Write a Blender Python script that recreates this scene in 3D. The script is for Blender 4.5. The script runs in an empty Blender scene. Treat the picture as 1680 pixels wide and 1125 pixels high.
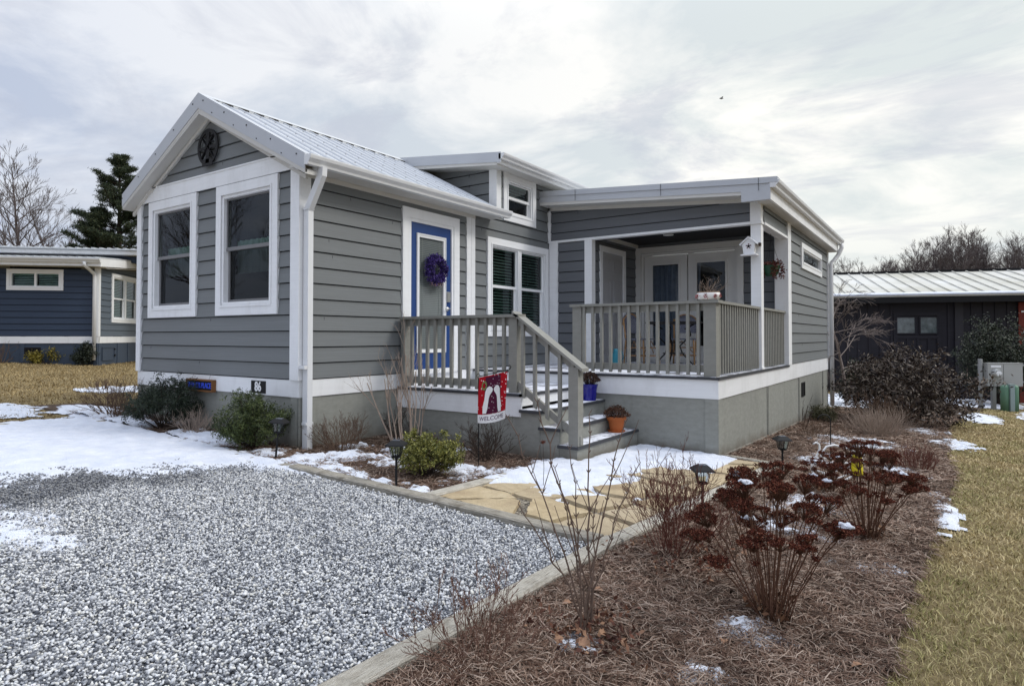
import bpy, bmesh, math, random
import numpy as np
from mathutils import Vector, Matrix, noise
R = math.radians
PI = math.pi
scn = bpy.context.scene
COL = scn.collection
rng = random.Random(7)
npr = np.random.default_rng(11)

# ------------------------------------------------------------------ terrain
def gz(x, y):
    x2 = max(-22.0, min(12.0, x)); y2 = max(-8.0, min(24.0, y))
    return -0.77 - 0.035*x2 - 0.027*y2
def gzn(x, y):
    return -0.77 - 0.035*np.clip(x, -22, 12) - 0.027*np.clip(y, -8, 24)

# ------------------------------------------------------------------ mesh helpers
class MB:
    def __init__(s): s.v = []; s.f = []
    def add(s, vs, fs):
        n = len(s.v); s.v += [tuple(p) for p in vs]; s.f += [tuple(i+n for i in f) for f in fs]
        return s
    def box(s, x0, x1, y0, y1, z0, z1):
        return s.hexa([(x0,y0,z0),(x1,y0,z0),(x1,y1,z0),(x0,y1,z0),(x0,y0,z1),(x1,y0,z1),(x1,y1,z1),(x0,y1,z1)])
    def hexa(s, p):
        return s.add(p, [(3,2,1,0),(4,5,6,7),(0,1,5,4),(1,2,6,5),(2,3,7,6),(3,0,4,7)])
    def wb(s, M, u0, u1, z0, z1, d0, d1):
        return s.hexa([M(u0,z0,d1),M(u1,z0,d1),M(u1,z0,d0),M(u0,z0,d0),M(u0,z1,d1),M(u1,z1,d1),M(u1,z1,d0),M(u0,z1,d0)])
    def frame(s, M, u0, u1, z0, z1, w, d0, d1, wb=None, wt=None):
        wb = w if wb is None else wb; wt = w if wt is None else wt
        s.wb(M,u0,u1,z0,z0+wb,d0,d1); s.wb(M,u0,u1,z1-wt,z1,d0,d1)
        s.wb(M,u0,u0+w,z0+wb,z1-wt,d0,d1); s.wb(M,u1-w,u1,z0+wb,z1-wt,d0,d1)
        return s
    def bar(s, a, b, w, h, up=(0,0,1)):
        a = Vector(a); b = Vector(b); t = (b-a).normalized(); u = Vector(up)
        sd = t.cross(u).normalized(); u2 = sd.cross(t).normalized()
        sd *= w/2; u2 *= h/2
        return s.hexa([a-sd-u2,a+sd-u2,b+sd-u2,b-sd-u2,a-sd+u2,a+sd+u2,b+sd+u2,b-sd+u2])
    def tube(s, pts, rad, n=6, caps=True):
        pts = [Vector(p) for p in pts]
        if not hasattr(rad, '__len__'): rad = [rad]*len(pts)
        base = len(s.v); prev = None; N = len(pts)
        for i, p in enumerate(pts):
            t = (pts[min(i+1,N-1)] - pts[max(i-1,0)])
            t = t.normalized() if t.length > 1e-9 else Vector((0,0,1))
            if prev is None:
                a = Vector((1,0,0)) if abs(t.x) < .8 else Vector((0,1,0))
                prev = (a - t*a.dot(t)).normalized()
            else:
                q = prev - t*prev.dot(t)
                prev = q.normalized() if q.length > 1e-6 else prev
            c = t.cross(prev)
            for k in range(n):
                a = 2*PI*k/n
                s.v.append(tuple(p + (prev*math.cos(a)+c*math.sin(a))*rad[i]))
        for i in range(N-1):
            for k in range(n):
                a = base+i*n+k; b = base+i*n+(k+1)%n
                s.f.append((a,b,b+n,a+n))
        if caps:
            s.f.append(tuple(base+k for k in range(n-1,-1,-1)))
            s.f.append(tuple(base+(N-1)*n+k for k in range(n)))
        return s
    def lathe(s, prof, n=20, c=(0,0,0)):
        base = len(s.v); N = len(prof)
        for r, z in prof:
            for k in range(n):
                a = 2*PI*k/n; s.v.append((c[0]+r*math.cos(a), c[1]+r*math.sin(a), c[2]+z))
        for i in range(N-1):
            for k in range(n):
                a = base+i*n+k; b = base+i*n+(k+1)%n
                s.f.append((a,b,b+n,a+n))
        s.f.append(tuple(base+k for k in range(n-1,-1,-1)))
        s.f.append(tuple(base+(N-1)*n+k for k in range(n)))
        return s
    def prism(s, poly, f):     # poly: list of 2d points; f(p, side) -> 3d, side 0/1
        n = len(poly); vs = [f(p,0) for p in poly]+[f(p,1) for p in poly]
        return s.add(vs, [tuple(range(n-1,-1,-1)), tuple(range(n,2*n))]+[(i,(i+1)%n,(i+1)%n+n,i+n) for i in range(n)])
    def build(s, name, mat, parent=None, smooth=False, recalc=False):
        me = bpy.data.meshes.new(name); me.from_pydata(s.v, [], s.f); me.update()
        if recalc:
            bm = bmesh.new(); bm.from_mesh(me); bmesh.ops.recalc_face_normals(bm, faces=bm.faces); bm.to_mesh(me); bm.free()
        if smooth: me.polygons.foreach_set('use_smooth', [True]*len(me.polygons))
        return link(name, me, mat, parent)
def link(name, me, mat, parent=None):
    if mat: me.materials.append(mat)
    o = bpy.data.objects.new(name, me); COL.objects.link(o)
    if parent: o.parent = parent
    return o
def npmesh(name, V, F, mat, parent=None, smooth=False):
    """V (n,3) float array, F (m,k) int array"""
    me = bpy.data.meshes.new(name); V = np.asarray(V, np.float32); F = np.asarray(F, np.int32)
    me.vertices.add(len(V)); me.vertices.foreach_set('co', V.ravel())
    k = F.shape[1]; me.loops.add(F.size); me.loops.foreach_set('vertex_index', F.ravel())
    me.polygons.add(len(F)); me.polygons.foreach_set('loop_start', np.arange(0, F.size, k, dtype=np.int32))
    me.update(calc_edges=True); me.validate()
    if smooth: me.polygons.foreach_set('use_smooth', np.ones(len(me.polygons), bool))
    return link(name, me, mat, parent)
def tag(o, label=None, cat=None, group=None, kind=None):
    if label: o['label'] = label
    if cat: o['category'] = cat
    if group: o['group'] = group
    if kind: o['kind'] = kind
    return o
def thing(name, label, cat, loc=(0,0,0), rz=0, group=None):
    o = bpy.data.objects.new(name, None); COL.objects.link(o); o.empty_display_size = .1
    o.location = loc; o.rotation_euler = (0,0,rz); return tag(o, label, cat, group)
def kids(o): return [c for c in bpy.data.objects if c.parent is o]
def dup(root, loc, rz, scale=1, label=None):
    def cp(o, par):
        c = o.copy(); COL.objects.link(c); c.parent = par
        for ch in kids(o): cp(ch, c)
        return c
    r = cp(root, None); r.location = loc; r.rotation_euler = (0,0,rz)
    r.scale = (scale,)*3 if not hasattr(scale,'__len__') else scale
    if label: r['label'] = label
    return r
def Wn(c): return lambda u, z, d: (u, c-d, z)      # wall facing -Y
def Wx(c): return lambda u, z, d: (c+d, u, z)      # wall facing +X

# ------------------------------------------------------------------ materials
class NT:
    def __init__(s, name):
        s.m = bpy.data.materials.new(name); s.m.use_nodes = True; s.t = s.m.node_tree; s.t.nodes.clear()
        s.out = s.n('ShaderNodeOutputMaterial'); s.b = s.n('ShaderNodeBsdfPrincipled')
        s.l(s.b.outputs[0], s.out.inputs[0]); s.tc = s.n('ShaderNodeTexCoord').outputs['Object']
    def n(s, t, **k):
        x = s.t.nodes.new(t)
        for a, b in k.items(): setattr(x, a, b)
        return x
    def l(s, a, b): s.t.links.new(a, b)
    def noise(s, sc, det=4, rough=.55, vec=None, scale3=None):
        x = s.n('ShaderNodeTexNoise'); x.inputs['Scale'].default_value = sc
        x.inputs['Detail'].default_value = det; x.inputs['Roughness'].default_value = rough
        v = vec or s.tc
        if scale3:
            mp = s.n('ShaderNodeMapping'); mp.inputs['Scale'].default_value = scale3; s.l(v, mp.inputs[0]); v = mp.outputs[0]
        s.l(v, x.inputs['Vector']); return x.outputs['Fac']
    def ramp(s, fac, stops, interp='LINEAR'):
        x = s.n('ShaderNodeValToRGB'); cr = x.color_ramp; cr.interpolation = interp
        while len(cr.elements) < len(stops): cr.elements.new(.5)
        for e, (p, c) in zip(cr.elements, stops):
            e.position = p; e.color = (c[0],c[1],c[2],1) if hasattr(c,'__len__') else (c,c,c,1)
        s.l(fac, x.inputs[0]); return x.outputs[0]
    def mix(s, fac, a, b, mode='MIX'):
        x = s.n('ShaderNodeMix', data_type='RGBA', blend_type=mode)
        if isinstance(fac, (int,float)): x.inputs[0].default_value = fac
        else: s.l(fac, x.inputs[0])
        for i, c in ((6,a),(7,b)):
            if hasattr(c,'__len__'): x.inputs[i].default_value = (c[0],c[1],c[2],1)
            else: s.l(c, x.inputs[i])
        return x.outputs[2]
    def math(s, op, a, b=0):
        x = s.n('ShaderNodeMath', operation=op)
        for i, c in ((0,a),(1,b)):
            if isinstance(c,(int,float)): x.inputs[i].default_value = c
            else: s.l(c, x.inputs[i])
        return x.outputs[0]
    def island(s): return s.n('ShaderNodeNewGeometry').outputs['Random Per Island']
    def bump(s, h, st=.3, dist=.01):
        x = s.n('ShaderNodeBump'); x.inputs['Strength'].default_value = st; x.inputs['Distance'].default_value = dist
        s.l(h, x.inputs['Height']); s.l(x.outputs[0], s.b.inputs['Normal'])
    def fin(s, col, rough=.6, metal=0, spec=.5):
        if hasattr(col,'__len__'): s.b.inputs['Base Color'].default_value = (col[0],col[1],col[2],1)
        else: s.l(col, s.b.inputs['Base Color'])
        if isinstance(rough,(int,float)): s.b.inputs['Roughness'].default_value = rough
        else: s.l(rough, s.b.inputs['Roughness'])
        s.b.inputs['Metallic'].default_value = metal; s.b.inputs['Specular IOR Level'].default_value = spec
        return s.m
def sc(c, k): return tuple(min(1,x*k) for x in c)
def paint(name, c, rough=.55, grain=(1.5,1.5,40), st=.25, var=.16, dirt=0.0, spec=.35):
    t = NT(name); n1 = t.noise(1.7, 5, .6); n2 = t.noise(1, 6, .6, scale3=grain)
    col = t.mix(n1, sc(c,1-var), sc(c,1+var)); col = t.mix(t.ramp(n2,[(.35,0),(.7,1)]), sc(c,1-var*.9), col)
    if dirt:
        d = t.noise(3, 8, .7, scale3=(1,1,.35)); col = t.mix(t.ramp(d,[(.5,0),(.8,dirt)]), col, (.16,.15,.12))
    t.bump(n2, st, .004); return t.fin(col, rough, 0, spec)
def flat(name, c, rough=.6, metal=0, spec=.5, var=.12, ns=6):
    t = NT(name); return t.fin(t.mix(t.noise(ns,5,.6), sc(c,1-var), sc(c,1+var)), rough, metal, spec)
def isl(name, cols, rough=.7, spec=.3, ns=None):
    t = NT(name); n = len(cols); col = t.ramp(t.island(), [(i/(n-1) if n > 1 else 0, c) for i, c in enumerate(cols)])
    if ns: col = t.mix(t.ramp(t.noise(ns,4,.6),[(.3,0),(.75,1)]), t.mix(.55, col, (0,0,0)), col)
    return t.fin(col, rough, 0, spec)

SID = (.178,.190,.194)
M = {}
M['siding'] = paint('siding_paint', SID, .55, (1.2,1.2,55), .3, .12, .05)
M['siding2'] = paint('porch_shade_siding', (.135,.144,.158), .55, (1.2,1.2,55), .3, .12, .05)  # house siding colour darkened to paint in the shade on the porch walls
M['gap'] = flat('siding_shadow_gap', (.012,.013,.014), .9, 0, .1)
M['white'] = paint('white_trim_paint', (.82,.83,.84), .5, (2,2,30), .35, .05, .22)
M['soffit'] = paint('soffit_paint', (.62,.61,.58), .6, (3,3,3), .1, .05)
def mk_skirt():
    t = NT('skirting_paint'); c = (.285,.290,.262); n1 = t.noise(1.3,6,.65); n2 = t.noise(1,6,.65,scale3=(9,9,22)); n3 = t.noise(5,7,.7)
    col = t.mix(n1, sc(c,.84), sc(c,1.14)); col = t.mix(t.ramp(n2,[(.35,.35),(.6,0)]), col, sc(c,.6))
    x = t.n('ShaderNodeSeparateXYZ'); t.l(t.tc, x.inputs[0])
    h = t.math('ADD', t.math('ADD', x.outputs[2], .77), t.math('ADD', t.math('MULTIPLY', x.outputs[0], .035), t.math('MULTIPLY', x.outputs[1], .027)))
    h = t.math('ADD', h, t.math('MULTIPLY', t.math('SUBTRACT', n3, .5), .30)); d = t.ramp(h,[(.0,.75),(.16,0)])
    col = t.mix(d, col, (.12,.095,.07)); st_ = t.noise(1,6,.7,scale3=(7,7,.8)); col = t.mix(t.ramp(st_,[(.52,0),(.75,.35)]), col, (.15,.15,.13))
    t.bump(n2,.5,.005); return t.fin(col,.7,0,.3)
M['skirt'] = mk_skirt()
M['rail'] = paint('rail_paint', (.262,.260,.234), .6, (8,8,20), .4, .14, .30)
M['vinyl'] = flat('window_vinyl', (.82,.83,.84), .35, 0, .5, .03)
M['sashgrey'] = flat('grey_sash', (.17,.17,.175), .4, 0, .5, .05)
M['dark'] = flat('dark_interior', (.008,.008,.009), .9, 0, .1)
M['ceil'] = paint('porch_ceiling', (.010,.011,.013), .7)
M['alu'] = flat('gutter_enamel', (.70,.71,.72), .32, 0, .5, .04)
M['black'] = flat('black_metal', (.006,.006,.007), .6, 0, .3)
M['blue'] = flat('blue_door_paint', (.012,.050,.190), .35, 0, .5, .06)
M['nickel'] = flat('brushed_nickel', (.6,.6,.58), .3, 1, .5)
M['blind'] = flat('blind_slat', (.20,.33,.29), .6)
M['curtain'] = flat('blue_curtain', (.17,.20,.28), .8, 0, .2, .4, 14)
M['doorgrey'] = flat('grey_door_paint', (.36,.36,.37), .45, 0, .5, .05)
M['frenchwhite'] = flat('french_door_paint', (.66,.66,.65), .45, 0, .5, .05)
def mk_metal(name, c, rough=.38):
    t = NT(name); n = t.noise(2.2, 6, .6); n2 = t.noise(40, 3, .5)
    t.bump(n2, .05, .002)
    return t.fin(t.mix(n, sc(c,.86), sc(c,1.08)), t.ramp(n,[(.3,rough),(.7,rough+.18)]), .25, .5)
M['roof'] = mk_metal('ribbed_steel_roof', (.56,.58,.60))
M['fascia'] = mk_metal('rake_metal', (.50,.52,.55), .42)
def mk_glass(name, refl=1.0, tint=(.75,.8,.78)):
    t = NT(name); t.t.nodes.remove(t.b)
    g = t.n('ShaderNodeBsdfGlossy'); g.inputs['Roughness'].default_value = .02; g.inputs['Color'].default_value = (.9,.95,1,1)
    tr = t.n('ShaderNodeBsdfTransparent'); tr.inputs['Color'].default_value = (*tint,1)
    f = t.n('ShaderNodeFresnel'); f.inputs['IOR'].default_value = 1.5
    w = t.noise(.9, 2, .5); bp = t.n('ShaderNodeBump'); bp.inputs['Strength'].default_value = .12; bp.inputs['Distance'].default_value = .02
    t.l(w, bp.inputs['Height']); t.l(bp.outputs[0], g.inputs['Normal'])
    mx = t.n('ShaderNodeMixShader'); t.l(t.math('MULTIPLY', f.outputs[0], .80*refl), mx.inputs[0])
    t.l(tr.outputs[0], mx.inputs[1]); t.l(g.outputs[0], mx.inputs[2]); t.l(mx.outputs[0], t.out.inputs[0]); return t.m
M['glass'] = mk_glass('window_glass')
M['screen'] = mk_glass('screened_glass', .75, (.35,.33,.33))
def mk_snow():
    t = NT('snow_surface'); n = t.noise(5, 6, .6); n2 = t.noise(60, 4, .6)
    t.bump(t.math('ADD', n, t.math('MULTIPLY', n2, .5)), .8, .03)
    t.b.inputs['Subsurface Weight'].default_value = 0
    sp = t.noise(160, 2, .5); dk = t.noise(2.2, 6, .7)
    col = t.mix(t.ramp(n,[(.3,0),(.75,1)]), (.60,.64,.72), (.76,.78,.83)); col = t.mix(t.ramp(dk,[(.50,0),(.72,.45)]), col, (.50,.54,.62)); col = t.mix(t.ramp(sp,[(.66,0),(.72,.6)]), col, (.30,.29,.28))
    return t.fin(col, .8, 0, .2)
M['snow'] = mk_snow()
def mk_deck():
    t = NT('snow_dusted_decking'); n = t.noise(3.5, 7, .65); n2 = t.noise(2, 5, .6, scale3=(1,14,1))
    base = t.mix(n2, (.13,.13,.145), (.26,.26,.28))
    return t.fin(t.mix(t.ramp(n,[(.42,0),(.50,1)]), base, (.74,.76,.82)), .7, 0, .3)
M['deck'] = mk_deck()
M['nosing'] = paint('dark_composite_edge', (.050,.052,.058), .6)
def mk_timber():
    t = NT('weathered_timber'); n = t.noise(1, 7, .7, scale3=(2.2,2.2,60)); n = t.noise(4, 7, .7, scale3=(2,30,30))
    n3 = t.noise(9, 5, .6); col = t.ramp(n, [(.3,(.13,.11,.085)),(.46,(.42,.385,.32)),(.72,(.62,.58,.50))])
    col = t.mix(t.ramp(n3,[(.50,0),(.70,.7)]), col, (.17,.145,.11)); t.bump(n, 1, .03); return t.fin(col, .85, 0, .2)
M['timber'] = mk_timber()
def mk_timber_y():
    t = NT('weathered_timber_lengthwise'); n = t.noise(4, 7, .7, scale3=(30,2,30)); n3 = t.noise(9, 5, .6)
    col = t.ramp(n, [(.3,(.18,.155,.12)),(.44,(.54,.50,.42)),(.72,(.72,.69,.61))])
    col = t.mix(t.ramp(n3,[(.50,0),(.72,.6)]), col, (.24,.20,.155)); t.bump(n, 1, .03); return t.fin(col, .85, 0, .2)
M['timber_y'] = mk_timber_y()

# ------------------------------------------------------------------ siding with real laps
def clip_poly(poly, C):
    """Sutherland-Hodgman against convex CCW polygon C"""
    out = poly
    for i in range(len(C)):
        a = C[i]; b = C[(i+1) % len(C)]; ex, ey = b[0]-a[0], b[1]-a[1]
        inp = out; out = []
        if not inp: return []
        def side(p): return ex*(p[1]-a[1]) - ey*(p[0]-a[0])
        for j in range(len(inp)):
            p = inp[j]; q = inp[(j+1) % len(inp)]; sp, sq = side(p), side(q)
            if sp >= 0: out.append(p)
            if (sp >= 0) != (sq >= 0):
                t = sp/(sp-sq); out.append((p[0]+t*(q[0]-p[0]), p[1]+t*(q[1]-p[1])))
    return out
def siding(mb, Mp, poly, openings=(), z0=0.0, h=.1845, dmax=.024, dmin=.004, gap=.011):
    """poly convex CCW (u,z). openings (u0,u1,z0,z1)."""
    us = [p[0] for p in poly]; zs = [p[1] for p in poly]
    k0 = math.floor((min(zs)-z0)/h); k1 = math.ceil((max(zs)-z0)/h)
    for k in range(k0, k1):
        cz = z0 + k*h; bands = sorted({cz+gap, cz+h} | {z for o in openings for z in o[2:4] if cz+gap < z < cz+h})
        for a, b in zip(bands, bands[1:]):
            iv = [(min(us), max(us))]
            for o in openings:
                if o[2] < (a+b)/2 < o[3]:
                    nv = []
                    for s, e in iv:
                        if o[0] > s: nv.append((s, min(e,o[0])))
                        if o[1] < e: nv.append((max(s,o[1]), e))
                    iv = [(s,e) for s,e in nv if e-s > 1e-4]
            for s, e in iv:
                p = clip_poly([(s,a),(e,a),(e,b),(s,b)], poly)
                if len(p) < 3: continue
                D = lambda z: dmax + (dmin-dmax)*((z-cz)/h)
                mb.add([Mp(u,z,D(z)) for u,z in p], [tuple(range(len(p)))])
                if abs(a-(cz+gap)) < 1e-6:
                    lo = [q for q in p if abs(q[1]-a) < 1e-6]
                    if len(lo) >= 2:
                        ua, ub = min(q[0] for q in lo), max(q[0] for q in lo)
                        mb.add([Mp(ua,a,D(a)),Mp(ub,a,D(a)),Mp(ub,a,-.012),Mp(ua,a,-.012)], [(0,1,2,3)])
def backing(mb, Mp, poly, openings=(), d=-.008):
    us = [p[0] for p in poly]; zs = [p[1] for p in poly]
    bands = sorted({min(zs), max(zs)} | {z for o in openings for z in o[2:4] if min(zs) < z < max(zs)})
    for a, b in zip(bands, bands[1:]):
        iv = [(min(us), max(us))]
        for o in openings:
            if o[2] < (a+b)/2 < o[3]:
                nv = []
                for s, e in iv:
                    if o[0] > s: nv.append((s, min(e,o[0])))
                    if o[1] < e: nv.append((max(s,o[1]), e))
                iv = [(s,e) for s,e in nv if e-s > 1e-4]
        for s, e in iv:
            p = clip_poly([(s,a),(e,a),(e,b),(s,b)], poly)
            if len(p) > 2: mb.add([Mp(u,z,d) for u,z in p], [tuple(range(len(p)))])
def wall(Mp, poly, parent, openings=(), mat='siding', z0=0.0, name='siding_wall'):
    a = MB(); siding(a, Mp, poly, openings, z0); o = a.build(name, M[mat], parent)
    b = MB(); backing(b, Mp, poly, openings)
    jr = random.Random(len(a.v)); us = [p[0] for p in poly]; zs = [p[1] for p in poly]
    if max(us)-min(us) > 2:
        for k in range(int((max(zs)-min(zs))/.1845)):
            if jr.random() < .55:
                u = jr.uniform(min(us)+.2, max(us)-.2); z = z0+k*.1845+.02
                if z > min(zs) and clip_poly([(u-.001,z),(u+.001,z),(u+.001,z+.15),(u-.001,z+.15)], poly) and not any(q[0]-.02<u<q[1]+.02 and q[2]-.2<z<q[3] for q in openings):
                    b.wb(Mp,u-.0015,u+.0015,z,z+.150,-.008,.0215-.012)
    b.build('lap_shadow_backing', M['gap'], o)  # near-black backing paints the shadow lines under the laps; also holds butt joints
    return o
def rect(u0,u1,z0,z1): return [(u0,z0),(u1,z0),(u1,z1),(u0,z1)]

# ------------------------------------------------------------------ windows
def window(Mp, u0, u1, z0, z1, parent, style='hung', trim=.115, fr=.055, blind=0, curtain=None, sill=True, glass='glass', mid=.5, trimb=None):
    """outer trim u0..u1,z0..z1. returns (window, opening)"""
    tb = trim if trimb is None else trimb
    a = MB(); a.frame(Mp,u0,u1,z0,z1,trim,0,.040,wb=tb)
    iu0,iu1,iz0,iz1 = u0+trim,u1-trim,z0+tb,z1-trim
    a.frame(Mp,iu0,iu1,iz0,iz1,fr,-.06,.030)
    a.wb(Mp,iu0-.012,iu1+.012,iz0-.012,iz0+.010,.040,.050); a.wb(Mp,iu0-.012,iu1+.012,iz1-.010,iz1+.012,.040,.050)
    a.wb(Mp,iu0-.012,iu0+.010,iz0+.010,iz1-.010,.040,.050); a.wb(Mp,iu1-.010,iu1+.012,iz0+.010,iz1-.010,.040,.050)
    gu0,gu1,gz0,gz1 = iu0+fr,iu1-fr,iz0+fr,iz1-fr
    w = None; panes = []
    if style == 'twin':
        c = (gu0+gu1)/2; a.wb(Mp,c-.055,c+.055,gz0,gz1,-.05,.026)
        spans = [(gu0,c-.055),(c+.055,gu1)]
    elif style == 'slider':
        c = (gu0+gu1)/2; a.wb(Mp,c-.03,c+.03,gz0,gz1,-.05,.02); spans = [(gu0,c-.03),(c+.03,gu1)]
    else: spans = [(gu0,gu1)]
    w = a.build('window', M['vinyl'] if style != 'hung_grey' else M['white'], parent)
    for s,e in spans:
        sm = M['sashgrey'] if style == 'hung_grey' else M['vinyl']
        if style in ('twin','hung','hung_grey'):
            zm = gz0+(gz1-gz0)*mid
            b = MB(); b.frame(Mp,s,e,zm,gz1,.022,-.035,-.010); b.build('upper_sash', sm, w)
            b = MB(); b.frame(Mp,s,e,gz0,zm+.03,.035,-.060,-.036); b.wb(Mp,s,e,zm-.005,zm+.04,-.035,-.006) ; b.build('lower_sash', sm, w)
            b = MB(); b.add([Mp(s+.022,zm+.04,-.022),Mp(e-.022,zm+.04,-.022),Mp(e-.022,gz1-.022,-.022),Mp(s+.022,gz1-.022,-.022)],[(0,1,2,3)]); b.build('pane', M[glass], w)
            b = MB(); b.add([Mp(s+.035,gz0+.035,-.048),Mp(e-.035,gz0+.035,-.048),Mp(e-.035,zm-.005,-.048),Mp(s+.035,zm-.005,-.048)],[(0,1,2,3)]); b.build('pane', M['screen' if style=='hung_grey' else glass], w)
        else:
            b = MB(); b.add([Mp(s,gz0,-.02),Mp(e,gz0,-.02),Mp(e,gz1,-.02),Mp(s,gz1,-.02)],[(0,1,2,3)]); b.build('pane', M[glass], w)
        if blind:
            zb = gz1-(gz1-gz0)*blind; n = int((gz1-zb)/.05); b = MB()
            for k in range(n):
                z = gz1-.03-k*.05
                b.add([Mp(s+.01,z-.014,-.085),Mp(e-.01,z-.014,-.085),Mp(e-.01,z+.014,-.125),Mp(s+.01,z+.014,-.125)],[(0,1,2,3)])
            b.wb(Mp,s+.01,e-.01,gz1-.03,gz1,-.13,-.08); b.build('blind', M['blind'], w)
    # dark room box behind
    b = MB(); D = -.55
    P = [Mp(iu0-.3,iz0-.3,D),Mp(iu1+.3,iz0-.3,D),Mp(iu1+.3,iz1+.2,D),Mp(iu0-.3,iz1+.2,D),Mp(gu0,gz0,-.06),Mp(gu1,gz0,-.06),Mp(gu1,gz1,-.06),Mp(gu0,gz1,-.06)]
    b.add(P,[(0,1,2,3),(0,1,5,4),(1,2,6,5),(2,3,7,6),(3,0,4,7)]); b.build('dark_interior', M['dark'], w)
    if curtain:
        zc0, zc1 = curtain; b = MB(); n = 40
        for k in range(n):
            ua = gu0+(gu1-gu0)*k/n; ub = gu0+(gu1-gu0)*(k+1)/n
            da = -.16-.02*math.sin(k*1.3); db = -.16-.02*math.sin((k+1)*1.3)
            b.add([Mp(ua,zc0,da),Mp(ub,zc0,db),Mp(ub,zc1,db),Mp(ua,zc1,da)],[(0,1,2,3)])
        b.build('curtain', M['blind'], w)
    return w, (iu0,iu1,iz0,iz1)
# ================================================================== HOUSE
house = thing('house', 'grey lap-sided cottage with white trim, ribbed metal roof and covered porch', 'house')
N0 = Wn(0.0); X0 = Wx(0.0); NW = Wn(5.46); XE = Wx(3.75)
W = 3.66; XR = -1.83; ZR = 3.585; SL = .525
YG = 3.66                                   # gable roof length
def roofz(x): return ZR - SL*abs(x-XR)
# ---- gable face
ops = []
w, o = window(N0,-3.356,-2.107,.76,2.400,house,'hung_grey',.115,.05,curtain=(1.35,1.75)); ops.append(o)
w, o = window(N0,-1.641,-.367,.76,2.400,house,'hung_grey',.115,.05,curtain=(1.30,1.72)); ops.append(o)
wall(N0, rect(-W+.02,-.02,0,2.45), house, ops)
wall(N0, [(-3.25,2.56),(-.42,2.56),(XR,3.37)], house, z0=2.59-.1845*2+.14)
a = MB(); a.wb(N0,-W-.03,.02,2.41,2.595,-.01,.035); a.wb(N0,-3.3,-.36,2.595,2.612,-.01,.045); a.build('frieze_board', M['white'], house)
for s in (-1,1):          # pediment edge trim under the rake soffit
    a = MB(); x0 = XR; x1 = XR + s*1.98
    f = lambda x, dz: roofz(x)-.235+dz
    a.prism([(x0,f(x0,0)),(x1,f(x1,0)),(x1,f(x1,-.05)),(x0,f(x0,-.05))], lambda p, k: (p[0], -.045 if k else -.01, p[1])); a.build('rake_trim', M['soffit'], house, recalc=True)
a = MB(); a.wb(N0,-W-.03,-W+.09,0,2.41,-.02,.038); a.build('corner_board', M['white'], house)
a = MB(); a.wb(N0,-.125,.032,0,2.41,-.02,.038); a.build('corner_board', M['white'], house)
a = MB(); a.wb(X0,.0,.125,0,2.44,-.02,.030); a.build('corner_board', M['white'], house)
# belly band & skirting (main block)
a = MB(); a.wb(N0,-W-.01,.0145,-.195,-.002,-.05,.016); a.wb(X0,.0,3.2,-.195,-.002,-.05,.012); a.build('belly_band', M['white'], house)
a = MB(); a.wb(N0,-W,.0,-1.3,-.197,-.3,-.004); a.wb(X0,.06,3.3,-1.4,-.197,-.3,-.004)
a.wb(N0,-.13,.004,-1.3,-.197,-.004,.014); a.wb(N0,-W,-W+.1,-1.3,-.197,-.004,.014)
a.wb(X0,-.014,.10,-1.3,-.197,-.004,.014); a.wb(X0,.1,1.5,-.775,-.755,-.004,.010)
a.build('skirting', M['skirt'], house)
# ---- door wall x=0, y 0..3.1 and 3.1..5.45
D0,D1,DZ0,DZ1 = 1.62,2.82,.0,2.255
wall(X0, rect(.02,3.05,0,2.50), house, [(D0+.08,D1-.08,0,DZ1-.08)])
w, o = window(X0,3.535,5.405,.50,2.095,house,'twin',.105,.035,blind=1)
w2, o2 = window(X0,3.98,4.975,2.425,3.24,house,'hung',.11,.04,blind=.4,mid=.47)
wall(X0, [(3.2,0),(5.46,0),(5.46,3.35),(3.83,3.35),(3.83,2.60),(3.2,2.60)][:0] or rect(3.15,5.46,0,2.42), house, [o])
wall(X0, rect(3.15,5.46,2.42,2.56), house, [o2], z0=2.3985)
wall(X0, rect(3.86,5.9,2.56,3.32), house, [o2], z0=2.583-.1845*1)
for s in ((3.01,3.115),(3.12,3.215)):
    a = MB(); a.wb(X0,s[0],s[1],.0,2.46,-.01,.030); a.build('corner_board', M['white'], house)
a = MB(); a.wb(X0,3.80,3.905,2.55,3.27,-.02,.036); a.wb(Wn(3.80),-.115,.038,2.50,3.29,-.02,.03); a.build('corner_board', M['white'], house)
# dormer left wall (faces -Y) at y=3.80
wall(Wn(3.80), [(-1.75,3.50),(-.10,2.62),(-.02,2.62),(-.02,3.36),(-1.75,3.52)], house, z0=2.65)
# ---- blue door
fr = MB(); fr.frame(X0,D0,D1,-.01,DZ1,.125,0,.040,wb=.0,wt=.135)
fr.frame(X0,D0+.125,D1-.125,.0,DZ1-.135,.045,-.06,.028,wb=.04)
fr.wb(X0,D0+.10,D1-.10,-.02,.02,-.05,.075)
fr.build('door_frame', M['white'], house)
d0,d1,dz0,dz1 = D0+.17,D1-.17,.04,DZ1-.18
dr = MB(); dr.frame(X0,d0,d1,dz0,dz1,.135,-.03,.006,wb=.24,wt=.155)
door = dr.build('blue_door', M['blue'], house); door.name = 'door'; door['label'] = 'blue door with one tall glass panel'
g0,g1,gz0_,gz1_ = d0+.135,d1-.135,dz0+.24,dz1-.155
a = MB(); a.frame(X0,g0-.012,g1+.012,gz0_-.012,gz1_+.012,.05,-.02,.020); a.frame(X0,g0-.012,g1+.012,gz0_-.012,gz1_+.012,.018,.020,.028); a.build('glazing_frame', M['white'], door)
a = MB(); a.wb(X0,g0+.03,g1-.03,gz0_+.03,gz1_-.03,-.012,-.006); a.build('pane', flat('door_glass_with_blind',(.13,.15,.15),.08,0,.6,.15,3), door)
a = MB()
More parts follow.
